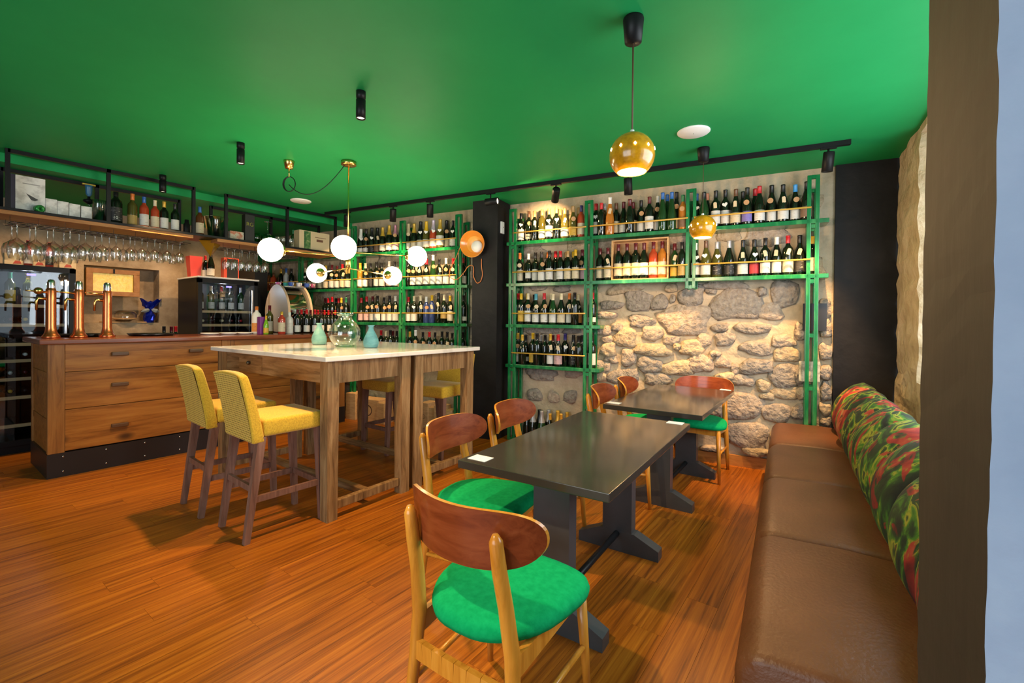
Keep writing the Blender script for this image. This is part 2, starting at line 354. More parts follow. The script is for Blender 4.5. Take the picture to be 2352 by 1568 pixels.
# stone wall at the back
sL, sR = wall_s((XL-.25, 0, 0))-.6, wall_s((.45, 4.8, 0))
wb = poly_struct('wall_back', [([wallp(sL), wallp(sR), wallp(sR, -.3), wallp(sL, -.3)], -.05, ZC+.05)], MORTAR, 'rough stone back wall with pale mortar joints')
def stone(cxy, w_, h_, rot=0., seed=0, relief=.035, m=None, sq=.0):
    rnd = random.Random(seed); n = 14; s0, z0 = cxy
    ph = [rnd.random()*6.28 for _ in range(3)]
    outl = []
    for k in range(n):
        a = 2*math.pi*k/n; r = 1 + .07*math.sin(2*a+ph[0]) + .10*math.sin(3*a+ph[1]) + .06*math.sin(5*a+ph[2]) + rnd.uniform(-.07, .07)
        e = 2/(2.6+sq); ca, sa = math.cos(a), math.sin(a)
        ex = math.copysign(abs(ca)**e, ca)*r*w_/2; ez = math.copysign(abs(sa)**e, sa)*r*h_/2
        outl.append((ex*math.cos(rot)-ez*math.sin(rot), ex*math.sin(rot)+ez*math.cos(rot)))
    bm = bmesh.new(); rings = []
    for sc, d in ((1.0, -.012), (.955, relief*.40), (.82, relief*.85), (.50, relief)):
        ring = []
        for (ex, ez) in outl:
            dd = d + (rnd.uniform(-.22, .22)*relief if d > 0 else 0)
            p = wallp(s0+ex*sc, dd, z0+ez*sc); ring.append(bm.verts.new(p))
        rings.append(ring)
    cen = bm.verts.new(wallp(s0, relief*rnd.uniform(.9, 1.15), z0))
    for A, B in zip(rings, rings[1:]):
        for k in range(n): bm.faces.new((A[k], A[(k+1) % n], B[(k+1) % n], B[k]))
    for k in range(n): bm.faces.new((rings[-1][k], rings[-1][(k+1) % n], cen))
    return ob('stone', mesh('stone', bm, True), m or STONES[rnd.choice((0, 0, 1, 2))], wb)
TR = [(330,140,250,80),(430,240,200,150),(595,255,120,110),(690,140,90,70),(845,205,190,140),(700,225,40,60),(790,385,370,205),(1200,270,350,235),(1000,168,80,38),(1105,118,310,62),(1400,170,66,66),(1570,185,210,190),(1465,325,165,130),(1070,450,125,62),(1320,455,240,80),(1105,540,150,95),(330,530,160,130),(540,495,140,115),(455,400,190,85),(220,275,160,62),(180,350,150,58),(165,475,95,72),(268,450,90,62),(685,545,120,72),(850,610,170,120),(945,550,110,95),(540,625,265,88),(200,622,108,105),(355,685,112,125),(190,545,85,55),(520,742,178,115),(745,765,255,110),(915,730,170,130),(1090,722,120,85),(1188,775,62,85),(1350,612,240,90),(1560,558,170,88),(1590,662,185,115),(1350,755,230,115),(312,835,220,112),(580,850,200,95),(150,750,120,85),(220,700,100,52),(1110,838,140,70),(1245,862,165,80),(1575,830,215,165),(1590,955,185,105),(1408,905,100,85),(1440,985,105,50),(1200,1060,350,205),(1510,1115,225,130),(1280,1290,330,170),(1690,1110,110,110),(1010,1080,190,95),(1345,1425,175,80),(1010,1405,190,62),(140,835,88,70),(1035,652,85,38),(735,600,62,52),(445,1110,120,62),(300,960,130,75),(620,965,210,85),(850,960,160,75),(1690,480,80,120),(1690,820,75,140),(1700,960,70,90),(1560,1290,160,120),(1700,1280,90,100),(820,1090,150,80),(640,1100,130,70),(1890,300,95,140),(1895,455,90,120),(1893,640,90,120),(1890,800,92,110),(1896,950,86,130),(1890,1085,84,90),(1898,1180,80,70)]
k = 0
for (tx, ty, tw, th) in TR:
    px, py = 1340+tx/3.408, 620+ty/3.408; p = onW(px, py); q = onW(px+tw/3.408/2, py); q0 = onW(px-tw/3.408/2, py)
    z1 = onW(px, py-th/3.408/2)[2]; z0 = onW(px, py+th/3.408/2)[2]
    if z0 < .11: z0 = .11
    stone((wall_s(p), (z0+z1)/2), (wall_s(q)-wall_s(q0))*1.20, (z1-z0)*1.20, random.uniform(-.14, .14), 100+k, .030+.030*random.random(), STONES[1] if ty < 300 and k % 3 else None); k += 1
TR2 = [(420,90,180,70),(660,100,180,80),(470,520,330,80),(750,520,200,70),(450,950,330,130),(770,950,180,90),(385,1160,160,130),(570,1180,130,120),(740,1180,150,140)]
for (tx, ty, tw, th) in TR2:
    px, py = 1140+tx/4.354, 640+ty/4.354; p = onW(px, py); q = onW(px+tw/4.354/2, py); q0 = onW(px-tw/4.354/2, py); hh = th/4.354/2
    stone((wall_s(p), p[2]), wall_s(q)-wall_s(q0), onW(px, py-hh)[2]-onW(px, py+hh)[2], 0, 300+k, .03); k += 1
# low-relief stones between and above the bottles
zz = .2
while zz < 2.55:
    s = sL + 1.0 + random.random()*.3
    while s < wall_s((-.2, 4.6, 0)):
        ww = random.uniform(.18, .40); hh = random.uniform(.14, .24); skip = False
        xw = wallp(s)[0]
        if xw > -2.15 and zz < 1.72: skip = True
        if -2.95 < xw < -2.1 and (zz < .8 or 1.3 < zz < 1.6): skip = True
        if -3.5 < xw < -2.95: skip = True
        if not skip: stone((s, zz+random.uniform(-.03, .03)), ww, hh, random.uniform(-.1, .1), 500+k, .02, STONES[2] if k % 2 else STONES[0]); k += 1
        s += ww + random.uniform(.03, .12)
    zz += .27
# left wall with a niche
NY0, NY1, NZ0, NZ1 = 1.315, 2.04, 1.235, 1.915
bm = bmesh.new()
b_box(bm, XL-.35, XL, YF-.2, NY0, -.05, ZC); b_box(bm, XL-.35, XL, NY1, 3.62, -.05, ZC); b_box(bm, XL-.35, XL, NY0, NY1, -.05, NZ0); b_box(bm, XL-.35, XL, NY0, NY1, NZ1, ZC); b_box(bm, XL-.35, XL-.22, NY0, NY1, NZ0, NZ1)
struct(ob('wall_left', mesh('wl', bm), PLASTER), 'beige plastered wall behind the bar with a recessed niche')
# front wall of the room behind the camera: glazed shop front
bm = bmesh.new(); b_box(bm, XL-.2, -2.8, YF-.2, YF, 0, ZC); b_box(bm, -2.8, 1.2, YF-.2, YF, 0, .3); b_box(bm, -2.8, 1.2, YF-.2, YF, 2.5, ZC); b_box(bm, -1.3, -1.15, YF-.2, YF, .3, 2.5); b_box(bm, .6, 1.2, YF-.2, YF, .3, 2.5)
struct(ob('wall_front', mesh('wf', bm), PLASTER), 'shop front wall behind the viewer with large windows')
struct(ob('wall_side', box(.95, 1.15, YF, .75, 0, ZC), DAYTINTPL), 'side wall beside the entrance')
# right wall with window, rough stone jamb
bm = bmesh.new()
def seg_box(s0, s1, z0, z1, th=.42):
    A = [rw(s0), rw(s1), rw(s1, th), rw(s0, th)]
    v0 = [bm.verts.new((p[0], p[1], z0)) for p in A]; v1 = [bm.verts.new((p[0], p[1], z1)) for p in A]
    bm.faces.new(v0); bm.faces.new(v1)
    for k in range(4): bm.faces.new((v0[k], v0[(k+1) % 4], v1[(k+1) % 4], v1[k]))
seg_box(.70, 3.6, 0, .92); seg_box(.70, 3.6, 2.58, ZC)
wr = struct(ob('wall_right', mesh('wr', bm), JAMB), 'rough stone right wall with a deep window opening')
bm = bmesh.new(); rj = random.Random(5); cols = []
NS, NZ = 6, 34
def jag(i, k, outer): return (rj.uniform(-.02, .02), rj.uniform(-.03, .03))
grid = []
for k in range(NZ+1):
    z = ZC*k/NZ; row = []
    for i in range(NS+1):
        s = .03 + .70*i/NS; j = rj.uniform(-.014, .014); js = rj.uniform(-.018, .018)
        row.append(bm.verts.new(rw(s+js, j, z)))
    for i in range(1, 4):                                          # reveal of the window
        row.append(bm.verts.new(rw(.73+.06*i+rj.uniform(-.01, .01), .14*i+rj.uniform(-.01, .01), z)))
    grid.append(row)
for a, b in zip(grid, grid[1:]):
    for i in range(len(a)-1): bm.faces.new((a[i], a[i+1], b[i+1], b[i]))
ob('window_jamb', mesh('jamb', bm), JAMB, wr)
# dark plastered corner panel, pillar
sA, sB = wall_s(onW(1917, 500)), wall_s(onW(2062, 500))+.04
poly_struct('wall_corner', [([wallp(sA, -.05), wallp(sB, -.05), wallp(sB, .035), wallp(sA, .035)], 0, ZC)], DARKPL, 'charcoal plastered corner strip beside the stone wall')
pA = wall_s(onW(1084, 700, .30)); pB = wall_s(onW(1141, 700, .30))
poly_struct('wall_pillar', [([wallp(pA, -.05), wallp(pB, -.05), wallp(pB, .30), wallp(pA, .30)], 0, ZC)], DARKPL, 'charcoal plastered pillar between the two bottle racks')
# near wall end at the right edge of the view
def ang(a, d): return (d*math.sin(R(a)), d*math.cos(R(a)))
e1 = ray(2119, 784); e2 = ray(2278, 784)
P1 = np.array(e1[:2])/np.linalg.norm(e1[:2])*1.12; P2 = np.array(e2[:2])/np.linalg.norm(e2[:2])*.74
we = poly_struct('wall_entrance', [([P1+np.array([.02, -.006]), P2+np.array([.02, .012]), (.95, P2[1]+.012), (.95, P1[1]-.006)], 0, ZC)], BROWNPL, 'thick wall end beside the entrance, brown reveal and daylight-tinted face')
bm = bmesh.new(); rj = random.Random(9); g = []
P3 = np.array([.95, P2[1]+.004]); nA = np.array([-(P2-P1)[1], (P2-P1)[0]]); nA /= np.linalg.norm(nA); nB = np.array([0., -1.])
for k in range(81):
    z = -.02 + (ZC+.04)*k/80; row = []
    for i in range(9):
        p = P1*(1-i/4)+P2*(i/4) if i <= 4 else P2*(1-(i-4)/4)+P3*((i-4)/4)
        j = rj.uniform(-.0010, .0010) + .0014*math.sin(z*4.3+i*.4); n_ = nA if i < 4 else nB
        if i == 4: row.append(bm.verts.new((p[0]+j*1.2, p[1]+j*.6, z)))
        else: row.append(bm.verts.new((p[0]+n_[0]*j, p[1]+n_[1]*j, z)))
    g.append(row)
for a_, b_ in zip(g, g[1:]):
    for i in range(8):
        f_ = bm.faces.new((a_[i], a_[i+1], b_[i+1], b_[i])); f_.material_index = 0 if i < 4 else 1
me_ = bpy.data.meshes.new('faces'); bm.to_mesh(me_); bm.free(); me_.materials.append(BROWNPL); me_.materials.append(DAYTINTPL)
ob('plaster_face', me_, None, we)
# skirting on the stone wall
struct(ob('baseboard_back', beam(wallp(wall_s((-2.0, 4.3, 0)), .012, .05), wallp(sA, .012, .05), .022, .10), wood('skirting_wood', (.25, .10, .02), (.40, .17, .04), (.5, .23, .06), (1, 9, 9), 3.)), 'low wooden skirting along the stone wall')

# ================================================================== GREEN BOTTLE RACKS
ZS = (2.165, 1.715, 1.268, .832)
OFF = .204
def rack_post(parent, s, z0, z1, off, wd=.088):
    bm = bmesh.new(); bw = .03
    M = Matrix.Translation(Vector(wallp(s, off))) @ Matrix.Rotation(WYAW, 4, 'Z')
    for dx in (0, wd-bw): b_box(bm, dx, dx+bw, 0, .03, z0, z1, M, .004)
    for z in [z1-.03, z0] + [q-.075 for q in ZS if z0+.1 < q < z1-.1] + ([.42] if z0 < .1 else []): b_box(bm, bw, wd-bw, .002, .028, z, z+.03, M)
    return ob('post', mesh('post', bm), GREENP, parent)
def rack_shelf(parent, s0, s1, z):
    M = Matrix.Translation(Vector(wallp(s0, .012))) @ Matrix.Rotation(WYAW, 4, 'Z'); L_ = s1-s0
    bm = bmesh.new(); b_box(bm, 0, L_, -.192, 0, z-.036, z, M, .004)
    return ob('shelf', mesh('shelf', bm), GREENP, parent)
def rack_rod(parent, s0, s1, z): return ob('guard_rod', tube([wallp(s0, .212, z), wallp(s1, .212, z)], .0075, 6), YROD, parent)
rr = thing('bottle_rack', 'green enamelled bottle rack on the stone wall right of the pillar', 'rack')
RP = [wall_s(onW(px, 600, OFF)) for px in (1168.5, 1341.5, 1574, 1852)]
rack_post(rr, RP[0], 0, 2.525, OFF); rack_post(rr, RP[1], 0, 2.525, OFF); rack_post(rr, RP[2], 1.615, 2.525, OFF); rack_post(rr, RP[3], 0, 2.525, OFF)
for sp in (RP[0], RP[1], RP[3]): rack_post(rr, sp+.01, 0, 2.45, .05)
rack_post(rr, RP[2]+.01, 1.615, 2.45, .05)
for z in ZS[:2]: rack_shelf(rr, RP[0]-.03, RP[3]+.155, z)
for z in ZS[2:]: rack_shelf(rr, RP[0]-.03, RP[1]+.17, z)
for i, z in enumerate(ZS):
    dz = (.095, .118, .118, .125)[i]
    rack_rod(rr, RP[0]+.05, RP[1]+.02, z+dz)
    if i < 2: rack_rod(rr, RP[1]+.06, RP[2]+.02, z+dz); rack_rod(rr, RP[2]+.07, RP[3]+.03, z+dz)
rl = thing('bottle_rack', 'green enamelled bottle rack on the wall left of the pillar', 'rack')
LP = [wall_s(onW(px, 600, OFF)) for px in (590, 684, 805, 916.5, 1044.5)]
for sp in LP: rack_post(rl, sp, 0, 2.535, OFF); rack_post(rl, sp+.01, 0, 2.47, .05)
for i, z in enumerate(ZS):
    rack_shelf(rl, LP[0]-.03, LP[4]+.17, z)
    for a, b in zip(LP, LP[1:]): rack_rod(rl, a+.06, b+.02, z+(.095, .118, .118, .125)[i])

# ------------------------------------------------------------------ bottles
PROF = {
 'bordeaux': [(0, .004), (.034, 0), (.0375, .006), (.0375, .190), (.034, .208), (.021, .226), (.0150, .240), (.0142, .296), (.0155, .297), (.0155, .306), (0, .308)],
 'burgundy': [(0, .004), (.036, 0), (.0405, .007), (.0405, .140), (.037, .165), (.025, .205), (.0165, .236), (.0145, .290), (.0158, .292), (.0158, .303), (0, .305)],
 'champagne': [(0, .004), (.038, 0), (.0435, .008), (.0435, .140), (.040, .168), (.027, .215), (.0185, .245), (.0168, .296), (.0185, .300), (.0185, .312), (0, .315)],
 'flute': [(0, .004), (.034, 0), (.038, .007), (.038, .125), (.034, .165), (.023, .235), (.0155, .275), (.0140, .325), (.0155, .327), (.0155, .337), (0, .339)],
 'spirit': [(0, .004), (.038, 0), (.042, .006), (.042, .170), (.036, .192), (.018, .210), (.0150, .220), (.0150, .262), (0, .264)],
}
HT = {k: v[-1][1] for k, v in PROF.items()}
def interp_r(kind, z):
    pr = PROF[kind][1:]
    for (r0, z0), (r1, z1) in zip(pr, pr[1:]):
        if z0 <= z <= z1: return r0 + (r1-r0)*(z-z0)/max(1e-6, z1-z0)
    return pr[-1][0]
B_ME, CAP_ME, LAB_ME = {}, {}, {}
for kd in PROF:
    B_ME[kd] = lathe(PROF[kd], 14)
    top = HT[kd]; z0 = top - (.062 if kd != 'champagne' else .115)
    if kd == 'spirit': z0 = top-.038
    cp = [(interp_r(kd, z0)+.0009, z0)] + [(r+.0009, z) for r, z in PROF[kd] if z > z0+.004 and r > 0] + [(0, top+.0012)]
    CAP_ME[kd] = lathe(cp, 12)
    r = interp_r(kd, .06)+.0007
    for nm, (a, b) in dict(low=(.022, .105), tall=(.028, .135), small=(.03, .075), band=(.05, .12)).items():
        b_ = min(b, .132 if kd in ('burgundy', 'champagne') else (.118 if kd == 'flute' else .15))
        LAB_ME[kd, nm] = lathe([(r, a), (r, b_)], 10, -R(68), R(68))
GL = {'dark': mat('bottle_dark_glass', (.006, .009, .005), .06, coat=.3), 'green': mat('bottle_green_glass', (.012, .045, .012), .06, coat=.3), 'olive': mat('bottle_olive_glass', (.07, .065, .012), .06, coat=.3),
      'rose': mat('bottle_rose_wine', (.38, .05, .018), .08, coat=.3), 'amber': mat('bottle_amber_wine', (.42, .15, .02), .08, coat=.3), 'red': mat('bottle_red_liqueur', (.42, .05, .03), .08, coat=.3),
      'clear': mat('bottle_clear_glass', (.55, .56, .55), .06, coat=.3), 'brown': mat('bottle_brown_glass', (.10, .03, .008), .06, coat=.3), 'blue': mat('bottle_blue_glass', (.03, .05, .16), .06, coat=.3), 'gold': mat('bottle_gold_wine', (.25, .14, .015), .06, coat=.3)}
CAPC = {'black': (.012, .012, .013), 'red': (.48, .012, .02), 'dark red': (.10, .008, .014), 'white': (.78, .77, .74), 'cream': (.68, .58, .38), 'gold': (.62, .38, .05), 'yellow': (.70, .42, .02), 'tan': (.45, .27, .10), 'blue': (.02, .12, .42), 'light blue': (.06, .32, .75), 'teal': (.05, .28, .38), 'silver': (.42, .42, .45), 'orange': (.68, .18, .03), 'brown': (.13, .06, .03), 'pink': (.55, .25, .36), 'lilac': (.55, .45, .58), 'salmon': (.70, .28, .18), 'navy': (.03, .025, .14), 'green': (.03, .22, .10)}
LABC = {'white': (.76, .74, .70), 'cream': (.70, .60, .42), 'yellow': (.68, .42, .05), 'red': (.52, .03, .04), 'violet': (.22, .18, .55), 'black': (.02, .02, .02), 'gold': (.45, .30, .08), 'pink': (.66, .42, .42), 'brown': (.22, .13, .08), 'orange': (.70, .28, .06)}
def labmat(c):
    nm = 'paper_label_'+c
    if nm in MATS: return MATS[nm]
    m, t, b = _new(nm); col = tuple(q*.80 for q in LABC[c])
    v = coords(t, (30, 30, 190), 50.)
    n = N(t, 'ShaderNodeTexNoise'); n.inputs['Scale'].default_value = 1.; n.inputs['Detail'].default_value = 2; t.links.new(v, n.inputs['Vector'])
    ink = tuple(q*.45 for q in col) if c != 'black' else (.45, .43, .38)
    t.links.new(ramp(t, n.outputs['Fac'], [(.30, ink), (.36, col), (.66, col), (.72, tuple(q*.8 for q in col) if c != 'black' else col)]), b.inputs['Base Color']); b.inputs['Roughness'].default_value = .55
    return m
def capmat(c): return mat('capsule_'+c.replace(' ', '_'), CAPC[c], .3, .25 if c in ('gold', 'silver', 'lilac', 'pink') else 0.)
def flat(poly, th=.0015):   # outline in local YZ plane, facing +X
    bm = bmesh.new(); A = [bm.verts.new((0, y, z)) for y, z in poly]; B = [bm.verts.new((th, y, z)) for y, z in poly]; n = len(poly)
    bm.faces.new(A); bm.faces.new(B)
    for k in range(n): bm.faces.new((A[k], A[(k+1) % n], B[(k+1) % n], B[k]))
    return mesh('tag', bm)
TAGM = {'disc': flat([(.021*math.cos(k*.3927), .021*math.sin(k*.3927)) for k in range(16)]),
        'heart': flat([(.0013*16*math.sin(t)**3, .0013*(13*math.cos(t)-5*math.cos(2*t)-2*math.cos(3*t)-math.cos(4*t))) for t in [k*2*math.pi/20 for k in range(20)]]),
        'plate': flat([(-.013, -.024), (.013, -.024), (.013, .016), (.007, .024), (-.007, .024), (-.013, .016)])}
TAGC = {'heart': mat('white_tag', (.74, .73, .70), .6), 'disc': mat('kraft_tag', (.46, .26, .12), .7), 'plate': mat('pale_tag', (.62, .50, .33), .7)}
STR_ME = lathe([(.0175, 0), (.0185, -.004)], 10)
def bottle(pos, kind, glass, cap, lab=None, labk='low', tg=None, name='wine_bottle', label='', cat='bottle', group=None, sc=1., yaw=None):
    if yaw is None: yaw = math.atan2(-pos[1], -pos[0]) + random.uniform(-.25, .25)
    b = ob2(name, B_ME[kind], GL[glass], None, tuple(pos), (0, 0, yaw), (sc,)*3)
    tag(b, label, cat, group)
    if cap: ob2('capsule', CAP_ME[kind], capmat(cap), b)
    if lab: ob2('paper_label', LAB_ME[kind, labk], labmat(lab), b)
    if tg:
        z = HT[kind]-.062-.055
        t = ob2('price_tag', TAGM[tg], TAGC[tg] if not (tg == 'disc' and random.random() < .2) else TAGC['plate'], b, (interp_r(kind, max(.02, z-.02))+.003, 0, z-.012), (random.uniform(-.3, .3), .10, random.uniform(-.2, .2)))
        ob2('tag_string', STR_ME, TAGC['plate'], b, (0, 0, HT[kind]-.078), (0, R(12), 0))
    return b
def rowset(items, z, where, off=.105):
    """items: (px, capcolour, kind, glass, labelcolour, labelkind, tag[, off])"""
    items = sorted(items, key=lambda q: q[0]); placed = []
    for i, it in enumerate(items):
        px, cap, kd, gl, lc, lk, tg = it[:7]; o = it[7] if len(it) > 7 else off
        sc = random.uniform(1.05, 1.12); rad = PROF[kd][2][0]*sc; best = None
        for dpx in (0, 1.5, -1.5, 3, -3, 5, 7):
            for cand in ((o, .14, .158, .09, .075, .064) if o > .06 else (.064, .075, .09, .12, .155)):
                p = onW(px+dpx, 700, cand); gap = min([math.hypot(p[0]-q[0], p[1]-q[1])-rad-q[2] for q in placed] + [.02])
                if best is None or gap > best[0]+1e-4: best = (gap, p)
                if gap > .001: break
            if best[0] > .001: break
        if best[0] < -.012 and o < .06: continue                # no room for a second-row bottle here
        p = best[1]; placed.append((p[0], p[1], rad)); i = len(placed)-1
        gname = {'gold': 'golden'}.get(gl, gl)
        lb = '%s bottle, %s cap, %s from left, %s' % (gname, cap, ORD[i], where)
        bottle((p[0], p[1], z), kd, gl, cap, lc, lk, tg, label=lb, group='bottles on the green racks', sc=sc)
bo, bu, ch, fl = 'bordeaux', 'burgundy', 'champagne', 'flute'
# right rack, top shelf
rowset([(1195, 'black', bo, 'dark', 'white', 'tall', 'heart'), (1213, 'brown', bo, 'dark', 'cream', 'small', 'disc'), (1226, 'tan', bo, 'dark', None, 'low', 'plate'), (1243, 'tan', bo, 'olive', 'white', 'low', None), (1259, 'tan', bo, 'dark', 'white', 'tall', 'heart'), (1276, 'tan', bo, 'dark', None, 'low', 'heart'), (1295, 'tan', bu, 'olive', 'white', 'low', 'plate'), (1314, 'tan', bu, 'olive', 'yellow', 'low', 'disc'), (1333, 'navy', bo, 'rose', 'cream', 'tall', None), (1234, 'tan', bo, 'dark', None, 'low', None, .05), (1285, 'tan', bo, 'olive', None, 'low', None, .05), (1320, 'tan', bo, 'gold', None, 'low', None, .05)], ZS[0], "right rack's top shelf, bay nearest pillar")
rowset([(1367, 'red', bo, 'dark', 'white', 'tall', 'heart'), (1381, 'silver', bo, 'brown', 'black', 'low', 'disc'), (1397, 'white', fl, 'amber', None, 'low', 'plate'), (1413, 'brown', bo, 'dark', 'cream', 'tall', None), (1430, 'dark red', bu, 'dark', 'white', 'low', None), (1450, 'dark red', bu, 'dark', 'cream', 'tall', None), (1470, 'black', bo, 'dark', 'white', 'low', 'disc'), (1489, 'dark red', bo, 'dark', 'white', 'tall', None), (1508, 'white', fl, 'dark', 'white', 'low', 'disc'), (1528, 'blue', fl, 'green', 'yellow', 'low', None), (1551, 'black', fl, 'dark', 'cream', 'low', 'disc'), (1566, 'green', bo, 'amber', 'brown', 'low', 'disc'), (1374, 'red', bo, 'dark', None, 'low', None, .05), (1437, 'dark red', bu, 'dark', None, 'low', None, .05), (1519, 'blue', fl, 'green', None, 'low', None, .05), (1540, 'blue', fl, 'green', None, 'low', None, .05)], ZS[0], "right rack's top shelf, middle bay")
rowset([(1597, 'blue', bo, 'dark', 'white', 'low', 'heart'), (1609, 'black', bu, 'green', None, 'low', None), (1621, 'salmon', bu, 'dark', 'white', 'small', None), (1641, 'black', bo, 'dark', 'white', 'tall', 'plate'), (1663, 'black', bo, 'dark', 'white', 'tall', 'heart'), (1687, 'brown', bu, 'dark', 'cream', 'low', 'plate'), (1713, 'black', bu, 'dark', 'violet', 'low', 'disc'), (1741, 'red', bu, 'dark', 'white', 'low', None), (1769, 'black', bu, 'dark', 'white', 'low', 'disc'), (1795, 'black', bu, 'dark', 'white', 'low', 'plate'), (1823, 'light blue', bu, 'dark', 'white', 'low', 'disc'), (1849, 'black', bu, 'dark', 'brown', 'low', None), (1703, 'black', bu, 'dark', None, 'low', None, .05), (1731, 'red', bu, 'dark', None, 'low', None, .05)], ZS[0], "right rack's top shelf, far right bay")
# second shelf
rowset([(1193, 'orange', bo, 'dark', 'cream', 'tall', 'disc'), (1213, 'white', bo, 'dark', 'white', 'band', None), (1229, 'black', bo, 'dark', 'white', 'tall', None), (1243, 'black', bu, 'dark', 'white', 'low', 'disc'), (1261, 'black', bo, 'dark', 'white', 'tall', None), (1275, 'red', bo, 'dark', 'cream', 'low', None), (1286, 'red', bo, 'dark', 'white', 'tall', None), (1303, 'tan', bo, 'dark', 'cream', 'tall', None), (1321, 'yellow', bo, 'dark', 'cream', 'tall', None), (1336, 'dark red', bo, 'dark', 'pink', 'tall', 'disc'), (1256, 'orange', bo, 'dark', None, 'low', None, .05), (1292, 'tan', bo, 'dark', None, 'low', None, .05), (1316, 'yellow', bo, 'dark', None, 'low', None, .05)], ZS[1], "right rack's second shelf, bay nearest pillar")
rowset([(1377, 'dark red', bo, 'dark', 'cream', 'tall', None), (1395, 'dark red', bo, 'dark', 'cream', 'tall', 'plate'), (1548, 'dark red', bo, 'green', 'yellow', 'low', 'plate'), (1565, 'black', bo, 'dark', 'gold', 'low', None)], ZS[1], "right rack's second shelf, beside the wine crate")
rowset([(1596, 'white', bu, 'dark', 'white', 'tall', 'heart'), (1620, 'brown', bu, 'olive', 'white', 'low', 'heart'), (1645, 'silver', bu, 'olive', 'black', 'low', 'heart'), (1673, 'silver', bu, 'dark', 'black', 'low', None), (1705, 'black', bu, 'dark', 'white', 'low', 'plate'), (1731, 'black', bu, 'dark', 'red', 'low', 'heart'), (1756, 'black', bo, 'dark', 'white', 'low', 'plate'), (1782, 'white', bu, 'dark', 'white', 'low', 'plate'), (1808, 'red', bo, 'dark', 'cream', 'low', 'plate'), (1835, 'black', bu, 'dark', 'black', 'low', 'plate'), (1863, 'yellow', bo, 'dark', 'cream', 'tall', None), (1680, 'silver', bu, 'dark', None, 'low', None, .05), (1789, 'white', bu, 'dark', None, 'low', None, .05)], ZS[1], "right rack's second shelf, far right bay")
rowset([(1197, 'yellow', bo, 'dark', 'yellow', 'tall', None), (1213, 'cream', bo, 'dark', 'white', 'tall', 'disc'), (1231, 'teal', bu, 'dark', 'white', 'low', 'disc'), (1250, 'red', bu, 'dark', 'white', 'low', 'disc'), (1270, 'cream', bu, 'green', 'white', 'low', None), (1289, 'cream', bu, 'dark', 'cream', 'low', None), (1308, 'orange', bo, 'dark', 'white', 'low', 'plate'), (1326, 'cream', bu, 'dark', 'orange', 'low', 'heart'), (1361, 'red', bo, 'dark', 'white', 'small', 'disc'), (1190, 'red', bo, 'dark', None, 'low', None, .05), (1204, 'yellow', bo, 'dark', None, 'low', None, .05), (1224, 'black', bo, 'dark', None, 'low', None, .05), (1263, 'cream', bu, 'dark', None, 'low', None, .05), (1313, 'black', bo, 'dark', None, 'low', None, .05)], ZS[2], "right rack's third shelf from top")
rowset([(1190, 'gold', bu, 'dark', 'white', 'low', 'disc'), (1199, 'gold', bu, 'dark', None, 'low', None, .05), (1207, 'black', bu, 'dark', 'white', 'small', 'heart'), (1225, 'yellow', bo, 'dark', 'yellow', 'low', None), (1243, 'silver', bu, 'dark', 'white', 'low', 'plate'), (1262, 'gold', bo, 'dark', 'white', 'low', 'plate'), (1278, 'red', bu, 'dark', 'pink', 'low', 'plate'), (1299, 'navy', bo, 'dark', None, 'low', 'heart'), (1318, 'black', bu, 'dark', 'black', 'low', 'disc'), (1335, 'black', bu, 'dark', 'gold', 'low', 'disc'), (1361, 'black', bo, 'dark', 'white', 'tall', None), (1233, 'black', bo, 'dark', None, 'low', None, .05), (1253, 'black', bo, 'dark', None, 'low', None, .05), (1271, 'dark red', bo, 'dark', None, 'low', None, .05), (1329, 'black', bo, 'dark', None, 'low', None, .05)], ZS[3], "right rack's lowest shelf")
rowset([(1214, 'black', ch, 'dark', None, 'low', None), (1224, 'silver', ch, 'dark', None, 'low', None, .06), (1235, 'black', ch, 'dark', None, 'low', None), (1244, 'silver', ch, 'green', None, 'low', None, .06), (1256, 'silver', ch, 'dark', None, 'low', None, .06), (1261, 'gold', bu, 'dark', None, 'low', None, .15), (1277, 'gold', ch, 'dark', None, 'low', None, .15), (1291, 'gold', bu, 'dark', None, 'low', None, .12), (1304, 'gold', ch, 'olive', None, 'low', None, .12)], 0., "on the floor under right rack")
# left rack
rowset([(828, 'white', ch, 'dark', 'white', 'small', 'heart'), (840, 'black', bo, 'dark', 'white', 'small', 'disc'), (853, 'black', ch, 'dark', 'black', 'low', 'heart'), (866, 'black', ch, 'dark', 'brown', 'low', 'plate'), (878, 'gold', ch, 'dark', 'white', 'low', None), (893, 'gold', ch, 'dark', 'white', 'low', None), (907, 'pink', ch, 'dark', 'pink', 'low', 'disc')], ZS[0], "left rack's top shelf, third bay")
rowset([(937, 'cream', ch, 'dark', 'white', 'low', 'disc'), (950, 'gold', ch, 'dark', 'cream', 'low', None), (965, 'black', ch, 'dark', 'white', 'low', 'heart'), (978, 'yellow', ch, 'olive', 'white', 'low', 'heart'), (994, 'lilac', ch, 'rose', 'white', 'low', 'heart'), (1008, 'gold', ch, 'olive', 'white', 'tall', 'heart'), (1023, 'black', ch, 'dark', 'cream', 'low', 'disc'), (1039, 'black', bo, 'dark', 'white', 'low', 'heart')], ZS[0], "left rack's top shelf, bay beside pillar")
rowset([(607, 'black', bo, 'dark', 'white', 'low', None), (618, 'black', 'spirit', 'brown', None, 'low', None), (628, 'brown', 'spirit', 'rose', 'brown', 'low', None), (645, 'gold', bo, 'dark', None, 'low', None), (657, 'blue', bo, 'clear', None, 'low', None), (669, 'black', bo, 'dark', None, 'low', None)], ZS[1], "left rack's second shelf, first bay")
